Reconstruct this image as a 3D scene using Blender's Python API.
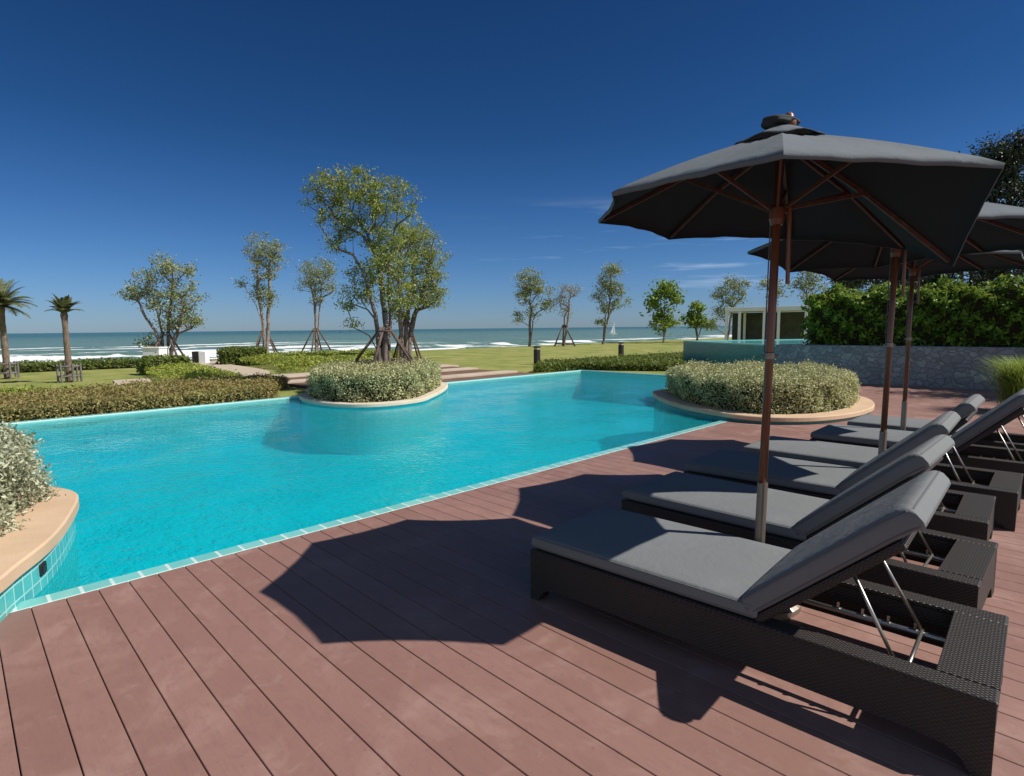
import bpy, bmesh, math, random
import numpy as np
from mathutils import Vector, Matrix, noise as mnoise
R = math.radians
random.seed(7); rng = np.random.default_rng(11)
S = bpy.context.scene
for o in list(bpy.data.objects): bpy.data.objects.remove(o)

# ------------------------------------------------------------------ camera
# world: X runs along the deck boards (towards the loungers' heads), Y along the row of loungers
W, H, F = 1024, 776, 575.0
HC = 1.5
pitch = math.atan(60 / F); roll = R(-0.6); yaw = R(45.6)
r0 = Vector((1, 0, 0)); f0 = Vector((0, math.cos(pitch), -math.sin(pitch))); u0 = r0.cross(f0)
r1 = r0 * math.cos(roll) + u0 * math.sin(roll); u1 = -r0 * math.sin(roll) + u0 * math.cos(roll)
ZR = Matrix.Rotation(yaw, 3, 'Z')
cR, cU, cF = ZR @ r1, ZR @ u1, ZR @ f0
cam_d = bpy.data.cameras.new('camera'); cam = bpy.data.objects.new('camera', cam_d)
S.collection.objects.link(cam); S.camera = cam
m = Matrix((cR, cU, -cF)).transposed().to_4x4(); m.translation = Vector((0, 0, HC))
cam.matrix_world = m
cam_d.sensor_width = 36; cam_d.lens = F / W * 36; cam_d.clip_start = .05; cam_d.clip_end = 20000
FD = Vector((-math.sin(yaw), math.cos(yaw), 0)); RD = Vector((math.cos(yaw), math.sin(yaw), 0))

def ray(x, y): return cR * ((x - W / 2) / F) + cU * ((H / 2 - y) / F) + cF
def at(x, y, z=0.0):
    d = ray(x, y); return Vector((0, 0, HC)) + d * ((z - HC) / d.z)
def dep(x, y, D):                    # point on the pixel's ray at horizontal distance D ahead
    d = ray(x, y); return Vector((0, 0, HC)) + d * (D / d.dot(FD))

# ------------------------------------------------------------------ world, sun, exposure
SUN_AZ, SUN_EL = R(34.6), R(47)
sd = Vector((math.cos(SUN_EL) * math.cos(SUN_AZ), math.cos(SUN_EL) * math.sin(SUN_AZ), math.sin(SUN_EL)))
wd = bpy.data.worlds.new('World'); S.world = wd; wd.use_nodes = True
nt = wd.node_tree; N = nt.nodes; L = nt.links; N.clear()
out = N.new('ShaderNodeOutputWorld'); bg = N.new('ShaderNodeBackground'); L.new(bg.outputs[0], out.inputs[0])
sky = N.new('ShaderNodeTexSky'); sky.sky_type = 'NISHITA'; sky.sun_disc = False
sky.sun_elevation = SUN_EL; sky.sun_rotation = math.pi / 2 - SUN_AZ
sky.air_density = 1.0; sky.dust_density = 0.2; sky.ozone_density = 1.5; sky.altitude = 0
# polarising filter look: deeper, more saturated blue
gam = N.new('ShaderNodeGamma'); gam.inputs[1].default_value = 1.0
hs = N.new('ShaderNodeHueSaturation'); hs.inputs['Saturation'].default_value = 1.1; hs.inputs['Value'].default_value = 1.0
L.new(sky.outputs[0], gam.inputs[0]); L.new(gam.outputs[0], hs.inputs['Color'])
# thin wisps of cirrus low in the sky
tc = N.new('ShaderNodeTexCoord'); mp = N.new('ShaderNodeMapping'); mp.inputs['Rotation'].default_value = (0, 0, -yaw)
mp2 = N.new('ShaderNodeMapping'); mp2.inputs['Scale'].default_value = (1.6, 1.6, 26)
L.new(tc.outputs['Generated'], mp.inputs[0]); L.new(mp.outputs[0], mp2.inputs[0])
nz = N.new('ShaderNodeTexNoise'); nz.inputs['Scale'].default_value = 1.7; nz.inputs['Detail'].default_value = 6; nz.inputs['Roughness'].default_value = .6
L.new(mp2.outputs[0], nz.inputs[0])
cr = N.new('ShaderNodeValToRGB'); cr.color_ramp.elements[0].position = .53; cr.color_ramp.elements[1].position = .78
L.new(nz.outputs[0], cr.inputs[0])
sx = N.new('ShaderNodeSeparateXYZ'); L.new(mp.outputs[0], sx.inputs[0])
def mathn(tree, op, a, b=None, c=None, clamp=False):
    n = tree.nodes.new('ShaderNodeMath'); n.operation = op; n.use_clamp = clamp
    for i, v in enumerate((a, b, c)):
        if v is None: continue
        if isinstance(v, (int, float)): n.inputs[i].default_value = v
        else: tree.links.new(v, n.inputs[i])
    return n.outputs[0]
def mrange(tree, v, a, b, c=0, d=1, smooth=True):
    n = tree.nodes.new('ShaderNodeMapRange'); n.interpolation_type = 'SMOOTHSTEP' if smooth else 'LINEAR'
    tree.links.new(v, n.inputs[0])
    for i, q in enumerate((a, b, c, d)): n.inputs[i + 1].default_value = q
    return n.outputs[0]
lo = mrange(nt, sx.outputs[2], .03, .10); hi = mrange(nt, sx.outputs[2], .15, .22, 1, 0)
rt = mrange(nt, sx.outputs[0], -.15, .2)
fac = mathn(nt, 'MULTIPLY', mathn(nt, 'MULTIPLY', lo, hi), mathn(nt, 'MULTIPLY', rt, cr.outputs[0]))
mx = N.new('ShaderNodeMix'); mx.data_type = 'RGBA'; mx.inputs['B'].default_value = (6.0, 6.6, 7.4, 1)
zr = N.new('ShaderNodeValToRGB'); els = zr.color_ramp.elements
for k_, (p_, c_) in enumerate(((.0, (.54, .82, 1.50)), (.12, (.38, .69, 1.20)), (.3, (.20, .49, .86)), (.55, (.11, .30, .57)), (1.0, (.07, .20, .40)))):
    e_ = els[k_] if k_ < 2 else els.new(.5)
    e_.position = p_; e_.color = (*[v * .41 for v in c_], 1)
L.new(mathn(nt, 'MAXIMUM', sx.outputs[2], 0.0), zr.inputs[0])
pol = N.new('ShaderNodeMix'); pol.data_type = 'RGBA'; pol.blend_type = 'MULTIPLY'; pol.inputs['Factor'].default_value = 1
# the filter bites at right angles to the sun: the sky on the sun's side, behind the camera, stays pale
sun_side = N.new('ShaderNodeMix'); sun_side.data_type = 'RGBA'; sun_side.inputs['B'].default_value = (.92, .78, .68, 1)
L.new(mrange(nt, sx.outputs[1], .15, -.55), sun_side.inputs['Factor']); L.new(zr.outputs[0], sun_side.inputs['A'])
L.new(hs.outputs[0], pol.inputs['A']); L.new(sun_side.outputs['Result'], pol.inputs['B'])
L.new(mathn(nt, 'MULTIPLY', fac, .55), mx.inputs['Factor']); L.new(pol.outputs['Result'], mx.inputs['A'])
L.new(mx.outputs['Result'], bg.inputs[0]); bg.inputs[1].default_value = .12
sl = bpy.data.lights.new('sun', 'SUN'); sl.energy = 4.6; sl.angle = R(.53); sl.color = (1, .95, .87)
so = bpy.data.objects.new('sun', sl); S.collection.objects.link(so)
so.rotation_euler = sd.to_track_quat('Z', 'Y').to_euler(); so.location = sd * 40
S.view_settings.view_transform = 'Standard'; S.view_settings.look = 'None'
S.view_settings.exposure = 0.35; S.view_settings.gamma = 1.0

# ------------------------------------------------------------------ helpers
def qmesh(name, V, Q, smooth=False):
    V = np.asarray(V, dtype=np.float32).reshape(-1, 3); Q = np.asarray(Q, dtype=np.int32)
    k = Q.shape[1]; me = bpy.data.meshes.new(name)
    me.vertices.add(len(V)); me.vertices.foreach_set('co', V.ravel())
    me.loops.add(Q.size); me.loops.foreach_set('vertex_index', Q.ravel())
    me.polygons.add(len(Q)); me.polygons.foreach_set('loop_start', np.arange(0, Q.size, k, dtype=np.int32))
    me.polygons.foreach_set('use_smooth', np.full(len(Q), smooth))
    me.update(calc_edges=True); me.validate(); return me
def link(name, me, mat=None, parent=None, loc=None):
    o = bpy.data.objects.new(name, me); S.collection.objects.link(o)
    if mat is not None: me.materials.append(mat)
    if parent: o.parent = parent
    if loc is not None: o.location = loc
    return o
def bmobj(name, bm, mat=None, parent=None, loc=None, smooth=False):
    me = bpy.data.meshes.new(name); bmesh.ops.recalc_face_normals(bm, faces=bm.faces)
    for f in bm.faces: f.smooth = smooth
    bm.to_mesh(me); bm.free(); return link(name, me, mat, parent, loc)
def tag(o, label=None, cat=None, group=None, kind=None):
    if label: o['label'] = label
    if cat: o['category'] = cat
    if group: o['group'] = group
    if kind: o['kind'] = kind
    return o
def thing(name, label, cat, loc=(0, 0, 0), group=None):
    o = bpy.data.objects.new(name, None); S.collection.objects.link(o); o.location = loc
    o.empty_display_size = .1
    return tag(o, label, cat, group)
def box(bm, a, b, bev=0.0, seg=2):
    a, b = Vector(a), Vector(b)
    r = bmesh.ops.create_cube(bm, size=1); vs = r['verts']
    for v in vs: v.co = Vector([(a[i] + b[i]) / 2 + v.co[i] * (b[i] - a[i]) for i in range(3)])
    if bev: bmesh.ops.bevel(bm, geom=list({e for v in vs for e in v.link_edges}), offset=bev, segments=seg, profile=.5, affect='EDGES')
def tube(bm, pts, rad, n=8, caps=True):
    pts = [Vector(p) for p in pts]
    if isinstance(rad, (int, float)): rad = [rad] * len(pts)
    rings = []
    for i, p in enumerate(pts):
        t = (pts[min(i + 1, len(pts) - 1)] - pts[max(i - 1, 0)])
        if t.length < 1e-6: t = Vector((0, 0, 1))
        t.normalize(); a = t.cross(Vector((0, 0, 1)))
        if a.length < .05: a = t.cross(Vector((1, 0, 0)))
        a.normalize(); b = t.cross(a)
        rings.append([bm.verts.new(p + (a * math.cos(2 * math.pi * k / n) + b * math.sin(2 * math.pi * k / n)) * rad[i]) for k in range(n)])
    for A, B in zip(rings, rings[1:]):
        for k in range(n): bm.faces.new((A[k], A[(k + 1) % n], B[(k + 1) % n], B[k]))
    if caps:
        bm.faces.new(rings[0]); bm.faces.new(rings[-1][::-1])
def lathe(bm, prof, n=24, c=(0, 0)):
    rings = [[bm.verts.new((c[0] + r * math.cos(2 * math.pi * k / n), c[1] + r * math.sin(2 * math.pi * k / n), z)) for k in range(n)] for r, z in prof]
    for A, B in zip(rings, rings[1:]):
        for k in range(n): bm.faces.new((A[k], A[(k + 1) % n], B[(k + 1) % n], B[k]))
    if prof[0][0] > 1e-4: bm.faces.new(rings[0])
    if prof[-1][0] > 1e-4: bm.faces.new(rings[-1][::-1])
def spline(P, n=12, closed=True):
    P = [Vector(p).to_3d() for p in P]; k = len(P); o = []
    for i in range(k if closed else k - 1):
        if closed: a, b, c, d = P[i - 1], P[i], P[(i + 1) % k], P[(i + 2) % k]
        else: a, b, c, d = P[max(i - 1, 0)], P[i], P[i + 1], P[min(i + 2, k - 1)]
        for j in range(n):
            t = j / n
            o.append(.5 * ((2 * b) + (c - a) * t + (2 * a - 5 * b + 4 * c - d) * t * t + (3 * b - a - 3 * c + d) * t ** 3))
    if not closed: o.append(P[-1])
    return o
def offset(poly, d):                 # inward offset of a closed ccw outline
    n = len(poly); o = []
    for i in range(n):
        t = (poly[(i + 1) % n] - poly[i - 1]).normalized(); o.append(poly[i] + Vector((-t.y, t.x, 0)) * d)
    return o
def inpoly(P, poly):
    x, y = P[:, 0], P[:, 1]; c = np.zeros(len(P), bool); n = len(poly)
    px = np.array([p.x for p in poly]); py = np.array([p.y for p in poly]); j = n - 1
    for i in range(n):
        k = ((py[i] > y) != (py[j] > y)) & (x < (px[j] - px[i]) * (y - py[i]) / (py[j] - py[i] + 1e-12) + px[i])
        c ^= k; j = i
    return c

# ------------------------------------------------------------------ materials
class M:
    def __init__(s, name, col=(.5, .5, .5), rough=.6, **kw):
        s.m = bpy.data.materials.new(name); s.m.use_nodes = True; s.t = s.m.node_tree
        s.b = s.t.nodes['Principled BSDF']; s.out = s.t.nodes['Material Output']
        s.b.inputs['Base Color'].default_value = (*col, 1); s.b.inputs['Roughness'].default_value = rough
        for k, v in kw.items(): s.b.inputs[k.replace('_', ' ')].default_value = v
    def n(s, t, **kw):
        x = s.t.nodes.new('ShaderNode' + t)
        for k, v in kw.items():
            if k in x.inputs.keys(): x.inputs[k].default_value = v
            else: setattr(x, k, v)
        return x
    def l(s, a, b): s.t.links.new(a, b)
    def coord(s, k='Object'):
        if not hasattr(s, '_tc'): s._tc = s.n('TexCoord')
        return s._tc.outputs[k]
    def pos(s):
        if not hasattr(s, '_g'): s._g = s.n('NewGeometry')
        return s._g.outputs['Position']
    def map(s, src, sc=(1, 1, 1), rot=(0, 0, 0)):
        x = s.n('Mapping'); x.inputs['Scale'].default_value = sc; x.inputs['Rotation'].default_value = rot; s.l(src, x.inputs[0]); return x.outputs[0]
    def noise(s, src, scale, detail=4, rough=.55, dist=0):
        x = s.n('TexNoise', Scale=scale, Detail=detail, Roughness=rough, Distortion=dist); s.l(src, x.inputs['Vector']); return x.outputs[0]
    def ramp(s, f, *stops):
        x = s.n('ValToRGB'); e = x.color_ramp.elements
        while len(e) < len(stops): e.new(.5)
        for q, (p, c) in zip(e, stops): q.position = p; q.color = (*c, 1) if len(c) == 3 else c
        s.l(f, x.inputs[0]); return x.outputs[0]
    def mix(s, f, a, b, mode='MIX'):
        x = s.n('Mix', data_type='RGBA', blend_type=mode)
        for k, v in (('Factor', f), ('A', a), ('B', b)):
            if isinstance(v, (int, float)): x.inputs[k].default_value = v
            elif isinstance(v, tuple): x.inputs[k].default_value = (*v, 1)
            else: s.l(v, x.inputs[k])
        return x.outputs['Result']
    def ma(s, *a, **k): return mathn(s.t, *a, **k)
    def col(s, c): s.l(c, s.b.inputs['Base Color'])
    def bump(s, h, dist=.01, strength=1.0, base=None):
        x = s.n('Bump', Strength=strength, Distance=dist); s.l(h, x.inputs['Height'])
        if base is not None: s.l(base, x.inputs['Normal'])
        s.l(x.outputs[0], s.b.inputs['Normal']); return x.outputs[0]

def leaf_mat(name, cols, trans=.35, rough=.5, zone=0.5):
    a = M(name, rough=rough); g = a.n('NewGeometry')
    nzv = a.noise(a.pos(), 1.0 / zone, 3)
    v = a.ma('ADD', a.ma('MULTIPLY', g.outputs['Random Per Island'], .6), a.ma('MULTIPLY', nzv, .45))
    k = len(cols); c = a.ramp(v, *[(.12 + .8 * i / (k - 1), q) for i, q in enumerate(cols)])
    a.col(c); a.b.inputs['Specular IOR Level'].default_value = .3
    t = a.n('BsdfTranslucent'); a.l(a.mix(.5, c, (.28, .30, .06)) if trans > .3 else c, t.inputs[0])
    mxs = a.n('MixShader'); mxs.inputs[0].default_value = trans; a.l(a.b.outputs[0], mxs.inputs[1]); a.l(t.outputs[0], mxs.inputs[2])
    a.l(mxs.outputs[0], a.out.inputs[0]); return a.m

# deck boards: one tone per board, grain along the board, water stains
a = M('deck_boards', rough=.62)
sp = a.n('SeparateXYZ'); a.l(a.pos(), sp.inputs[0])
idx = a.ma('FLOOR', a.ma('DIVIDE', a.ma('ADD', sp.outputs[1], 20), .152))
wn = a.n('TexWhiteNoise', noise_dimensions='1D'); a.l(idx, wn.inputs['W'])
grain = a.noise(a.map(a.pos(), (3, 60, 3)), 1.6, 6, .65)
blot = a.noise(a.pos(), 2.6, 5, .62, .6); big = a.noise(a.pos(), .55, 3)
c0 = a.ramp(wn.outputs[0], (0, (.225, .122, .096)), (.5, (.258, .142, .112)), (1, (.292, .165, .132)))
c1 = a.mix(a.ma('MULTIPLY', grain, .55), c0, (.21, .105, .088))
c2 = a.mix(a.ramp(blot, (.50, (0, 0, 0)), (.70, (.6, .6, .6))), c1, (.345, .215, .185))
c3 = a.mix(a.ramp(big, (.4, (0, 0, 0)), (.75, (.35, .35, .35))), c2, (.235, .125, .11))
sp_ = a.noise(a.pos(), 38, 2)
c3 = a.mix(a.ramp(sp_, (.66, (0, 0, 0)), (.76, (.4, .4, .4))), c3, (.14, .08, .07))
mid_ = a.noise(a.map(a.pos(), (1, 2.2, 1)), 9, 5, .7, .8)
c3 = a.mix(a.ramp(mid_, (.50, (0, 0, 0)), (.68, (.45, .45, .45))), c3, (.19, .10, .085))
c3 = a.mix(a.ramp(a.noise(a.map(a.pos(), (1.2, 1, 1)), 5.5, 6, .75, 1.2), (.60, (0, 0, 0)), (.68, (.18, .18, .18))), c3, (.40, .29, .26))
a.col(c3); a.bump(a.ma('ADD', a.ma('MULTIPLY', grain, .6), a.ma('MULTIPLY', sp_, .4)), .003, .5)
a.l(mrange(a.t, blot, .3, .8, .5, .72), a.b.inputs['Roughness'])
MDECK = a.m
MJOIST = M('deck_underside', (.03, .018, .015), .9).m

def tile_mat(name, c_lo, c_hi, grout, size=.1, rough=.18, axis='box', grout_w=.05, bw=None):
    a = M(name, rough=rough)
    src = a.coord('UV') if axis == 'uv' else a.pos()
    if axis != 'uv':
        # box mapping: pick the two axes of the face
        g = a.n('NewGeometry'); nx = a.n('SeparateXYZ'); a.l(g.outputs['Normal'], nx.inputs[0]); px = a.n('SeparateXYZ'); a.l(src, px.inputs[0])
        vert = a.ma('LESS_THAN', a.ma('ABSOLUTE', nx.outputs[2]), .5)
        xf = a.ma('GREATER_THAN', a.ma('ABSOLUTE', nx.outputs[0]), a.ma('ABSOLUTE', nx.outputs[1]))
        u = a.mix(a.ma('MULTIPLY', vert, xf), px.outputs[0], px.outputs[1]); v = a.mix(vert, px.outputs[1], px.outputs[2])
        cb = a.n('CombineXYZ'); a.l(u, cb.inputs[0]); a.l(v, cb.inputs[1]); src = cb.outputs[0]
    br = a.n('TexBrick', offset=0.0, squash=1.0); a.l(src, br.inputs['Vector'])
    br.inputs['Scale'].default_value = 1; br.inputs['Brick Width'].default_value = bw or size; br.inputs['Row Height'].default_value = size
    br.inputs['Mortar Size'].default_value = size * grout_w; br.inputs['Mortar Smooth'].default_value = .3
    br.inputs['Color1'].default_value = (*c_lo, 1); br.inputs['Color2'].default_value = (*c_hi, 1); br.inputs['Mortar'].default_value = (*grout, 1)
    va = a.noise(a.pos(), 6, 3)
    a.col(a.mix(mathn(a.t, 'MULTIPLY', va, .3), br.outputs[0], grout)); a.bump(a.ma('SUBTRACT', 1.0, br.outputs[1]), .002, .4)
    return a.m
MBASIN = tile_mat('pool_tiles', (.003, .53, .61), (.010, .60, .68), (.10, .68, .73), .1, .3)
MEDGE = tile_mat('edge_tiles', (.10, .42, .40), (.16, .50, .47), (.55, .68, .64), .15, .2, grout_w=.07, bw=50)
MTEAL = tile_mat('teal_mosaic', (.008, .16, .17), (.02, .24, .25), (.05, .26, .26), .075, .2)
MTEAL2 = tile_mat('turquoise_mosaic', (.02, .36, .38), (.05, .48, .48), (.30, .60, .58), .09, .2)

# pool water
a = M('pool_water'); a.t.nodes.remove(a.b)
tr = a.n('BsdfTransparent'); tr.inputs[0].default_value = (.40, .95, .97, 1)
gl = a.n('BsdfGlossy'); gl.inputs['Roughness'].default_value = .04
n1 = a.noise(a.map(a.pos(), (1, 1.25, 1), (0, 0, .5)), 7.5, 3, .5, .6); n2 = a.noise(a.map(a.pos(), (1, 1.8, 1), (0, 0, -.7)), 20, 2, .5, .4); n3 = a.noise(a.pos(), 1.1, 2)
hgt = a.ma('ADD', a.ma('MULTIPLY', n1, .7), a.ma('MULTIPLY', n2, .3))
bp = a.n('Bump', Strength=.7, Distance=.026); a.l(a.ma('MULTIPLY', hgt, mrange(a.t, n3, .3, .7, .45, 1.25)), bp.inputs['Height'])
fr = a.n('Fresnel', IOR=1.33); a.l(bp.outputs[0], fr.inputs['Normal']); a.l(bp.outputs[0], gl.inputs['Normal'])
ms = a.n('MixShader'); a.l(fr.outputs[0], ms.inputs[0]); a.l(tr.outputs[0], ms.inputs[1]); a.l(gl.outputs[0], ms.inputs[2])
# a share of suspended scatter gives the water its own body colour
bp2 = a.n('Bump', Strength=.8, Distance=.05); a.l(hgt, bp2.inputs['Height'])
df = a.n('BsdfDiffuse'); df.inputs[0].default_value = (.0, .49, .57, 1); a.l(bp2.outputs[0], df.inputs['Normal'])
ms2 = a.n('MixShader'); ms2.inputs[0].default_value = .34; a.l(tr.outputs[0], ms2.inputs[1]); a.l(df.outputs[0], ms2.inputs[2])
a.l(ms2.outputs[0], ms.inputs[1]); a.l(ms.outputs[0], a.out.inputs[0]); MWATER = a.m

# sea
a = M('sea_water', (.03, .12, .12), .22)
sp = a.n('SeparateXYZ'); a.l(a.pos(), sp.inputs[0])
wav = a.noise(a.map(a.pos(), (1, .22, 1)), .55, 5, .6); wv2 = a.noise(a.map(a.pos(), (1, .3, 1)), .06, 4, .55)
far = mrange(a.t, sp.outputs[0], -700, -90, 1, 0)
cc = a.mix(far, a.mix(wv2, (.165, .235, .165), (.095, .175, .125)), (.040, .112, .092))
cc = a.mix(a.ramp(wav, (.45, (0, 0, 0)), (.7, (.5, .5, .5))), cc, (.02, .075, .075))
wob = a.ma('MULTIPLY', a.ma('SUBTRACT', a.noise(a.map(a.pos(), (.2, 1, 1)), .05, 5, .65), .5), 48.0)
xx = a.ma('ADD', sp.outputs[0], wob)
foam = None
brk = a.noise(a.map(a.pos(), (.5, .4, 1)), .10, 5, .65); fine = a.noise(a.map(a.pos(), (1, .45, 1)), .8, 5, .7)
for c_, w_, s_ in ((-51, 6.0, 1.15), (-64, 6.0, 1.15), (-80, 8.0, 1.2), (-98, 9.0, 1.2), (-120, 9., 1.15), (-142, 6., 1.0)):
    d_ = a.ma('ABSOLUTE', a.ma('SUBTRACT', xx, float(c_)))
    b_ = a.ma('MULTIPLY', mrange(a.t, d_, w_ * .35, w_, 1, 0), s_)
    foam = b_ if foam is None else a.ma('MAXIMUM', foam, b_)
fm = mrange(a.t, a.ma('ADD', foam, a.ma('ADD', a.ma('MULTIPLY', a.ma('SUBTRACT', brk, .5), 4.2), a.ma('MULTIPLY', a.ma('SUBTRACT', fine, .5), .9))), .60, .95)
fm = a.ma('MULTIPLY', fm, a.ma('MAXIMUM', mrange(a.t, sp.outputs[1], 45, 90, 1, 0), mrange(a.t, sp.outputs[0], -90, -78, 0, 1)))
fm = a.ma('MULTIPLY', fm, mrange(a.t, foam, 0.02, .25))
a.col(a.mix(fm, cc, (.72, .74, .73))); a.l(mrange(a.t, fm, 0, 1, .25, .9), a.b.inputs['Roughness'])
a.b.inputs['Specular IOR Level'].default_value = .06
a.bump(a.ma('ADD', wav, a.ma('MULTIPLY', wv2, 2)), .5, .7); MSEA = a.m

def ground_mat(name, c_lo, c_mid, c_hi, sc=1.2, fine=30, rough=.9, bmp=.02):
    a = M(name, rough=rough); n1 = a.noise(a.pos(), sc, 5, .6); n2 = a.noise(a.pos(), fine, 4, .7)
    c = a.ramp(n1, (.3, c_lo), (.5, c_mid), (.7, c_hi)); a.col(a.mix(a.ma('MULTIPLY', n2, .45), c, c_lo)); a.bump(n2, bmp, .8)
    a.b.inputs['Specular IOR Level'].default_value = .15; return a.m
MLAWN = ground_mat('lawn_grass', (.15, .185, .045), (.26, .27, .08), (.37, .34, .13), .8, 9, .9, .05)
MSAND = ground_mat('sand', (.42, .36, .27), (.50, .43, .33), (.56, .50, .40), .3, 8)
MSOIL = ground_mat('soil', (.05, .035, .02), (.07, .05, .03), (.09, .065, .04), 3, 25)
MPATH = ground_mat('pale_paving', (.40, .33, .25), (.46, .385, .30), (.52, .44, .35), 1.5, 30, .8, .004)
MTERR = ground_mat('brown_terrace', (.13, .075, .05), (.17, .10, .07), (.2, .125, .09), 1.5, 30, .8, .004)
MCOPE = ground_mat('peach_stone', (.50, .355, .235), (.56, .40, .27), (.61, .45, .31), 2.2, 45, .7, .003)
MCOPEW = ground_mat('pale_stone_rim', (.52, .45, .34), (.58, .5, .39), (.64, .56, .45), 2.2, 45, .7, .003)

# fabrics
def fabric(name, col, rough=.85, wr=.01):
    a = M(name, col, rough); n1 = a.noise(a.coord(), 3.5, 4, .5, .5); n2 = a.noise(a.coord(), 420, 2)
    br = a.noise(a.coord(), 1.7, 3)
    a.col(a.mix(mrange(a.t, br, .3, .7, 0, .35), tuple(col), tuple(x * .78 for x in col)))
    a.b.inputs['Specular IOR Level'].default_value = .25
    n3 = a.noise(a.coord(), 11, 4, .6, 1.5)
    b = a.n('Bump', Strength=.6, Distance=wr); a.l(a.ma('ADD', n1, a.ma('MULTIPLY', n3, .28)), b.inputs['Height'])
    a.bump(n2, .0006, .5, b.outputs[0]); return a.m
MCUSH = fabric('charcoal_cushion_fabric', (.165, .173, .178), wr=.02)
MTIE = fabric('dark_tie_cloth', (.035, .038, .04))
MPIPE = fabric('cushion_piping', (.13, .13, .135))
MCANV = fabric('slate_canvas', (.120, .138, .152), wr=.02)
MUNDER = M('canopy_underside_shade', (.026, .029, .033), .95, Specular_IOR_Level=.1).m  # underside of the same canvas, its shade painted in as a darker colour
# wicker weave
a = M('dark_wicker', rough=.48)
g = a.n('NewGeometry'); px = a.n('SeparateXYZ'); a.l(a.coord('Object'), px.inputs[0]); nx = a.n('SeparateXYZ'); a.l(a.coord('Normal'), nx.inputs[0])
vert = a.ma('LESS_THAN', a.ma('ABSOLUTE', nx.outputs[2]), .6); xf = a.ma('GREATER_THAN', a.ma('ABSOLUTE', nx.outputs[0]), a.ma('ABSOLUTE', nx.outputs[1]))
u = a.mix(a.ma('MULTIPLY', vert, xf), px.outputs[0], px.outputs[1]); v = a.mix(vert, px.outputs[1], px.outputs[2])
wu = 2 * math.pi / .014; wv = 2 * math.pi / .022
row = a.ma('FLOOR', a.ma('DIVIDE', v, .0078))
sh = a.ma('MULTIPLY', a.ma('MODULO', a.ma('ABSOLUTE', row), 2.0), math.pi)
h1 = a.ma('SINE', a.ma('ADD', a.ma('MULTIPLY', u, wu * .62), sh)); h2 = a.ma('ABSOLUTE', a.ma('SINE', a.ma('MULTIPLY', v, math.pi / .0078)))
hh = a.ma('MULTIPLY', a.ma('ADD', a.ma('MULTIPLY', h1, .5), .5), h2)
vn = a.noise(a.coord(), 9, 3)
a.col(a.mix(hh, (.014, .011, .010), a.mix(vn, (.062, .049, .043), (.045, .036, .032)))); a.bump(hh, .0035, .9)
MWICK = a.m
a = M('teak', rough=.42); gr = a.noise(a.map(a.coord(), (14, 14, 1.2)), 3, 6, .7)
a.col(a.ramp(gr, (.3, (.085, .028, .013)), (.55, (.16, .052, .022)), (.8, (.25, .09, .035)))); a.bump(gr, .002, .4); a.b.inputs['Coat Weight'].default_value = .25; MTEAK = a.m
a = M('dark_rib_wood', rough=.55); gr = a.noise(a.coord(), 30, 4); a.col(a.ramp(gr, (.3, (.045, .018, .011)), (.75, (.11, .042, .022)))); MRIB = a.m
MCHROME = M('brushed_steel', (.42, .40, .38), .38, Metallic=1.0).m
MSLEEVE = M('aged_steel', (.27, .23, .20), .5, Metallic=.85).m
MBLACK = M('black_plastic', (.015, .015, .016), .45).m
a = M('white_paint', (.82, .82, .8), .5); nn = a.noise(a.pos(), 4, 4); a.col(a.ramp(nn, (.3, (.78, .78, .76)), (.7, (.85, .85, .84)))); MWHITE = a.m
MDARKW = ground_mat('dark_screen', (.05, .055, .045), (.08, .085, .07), (.11, .115, .10), 2, 20)
# bark
def bark(name, lo, hi, sc=9):
    a = M(name, rough=.9); n1 = a.noise(a.map(a.pos(), (1, 1, .35)), sc, 5, .7); a.col(a.ramp(n1, (.35, lo), (.7, hi))); a.bump(n1, .03, .8); return a.m
MBARK = bark('grey_bark', (.10, .075, .065), (.25, .20, .18)); MBARKP = bark('pale_bark', (.17, .14, .125), (.34, .29, .26)); MPALM = bark('palm_bark', (.10, .075, .05), (.25, .19, .14), 14)
MSTAKE = bark('stake_wood', (.06, .04, .03), (.15, .10, .08), 12)
# split-face stone wall
a = M('stone_wall', rough=.85); vo = a.n('TexVoronoi', feature='DISTANCE_TO_EDGE', Scale=7.0); vc = a.n('TexVoronoi', Scale=7.0)
ds = a.n('Mapping'); dn = a.n('TexNoise', Scale=5, Detail=3); a.l(a.pos(), dn.inputs['Vector'])
pp = a.mix(.22, a.pos(), dn.outputs[1]); pm = a.map(pp, (1, 1, 1.35)); a.l(pm, vo.inputs['Vector']); a.l(pm, vc.inputs['Vector'])
nn = a.noise(a.pos(), 14, 5, .7); cs = a.ramp(vc.outputs['Color'], (0, (.17, .18, .195)), (.5, (.26, .27, .29)), (1, (.38, .385, .40)))
cs = a.mix(a.ma('MULTIPLY', nn, .5), cs, (.15, .15, .155)); ed = mrange(a.t, vo.outputs[0], .0, .10)
a.col(a.mix(ed, (.19, .195, .205), cs)); a.bump(a.ma('ADD', a.ma('MULTIPLY', ed, .35), a.ma('MULTIPLY', nn, .5)), .04, 1.0); MSTONE = a.m

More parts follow.
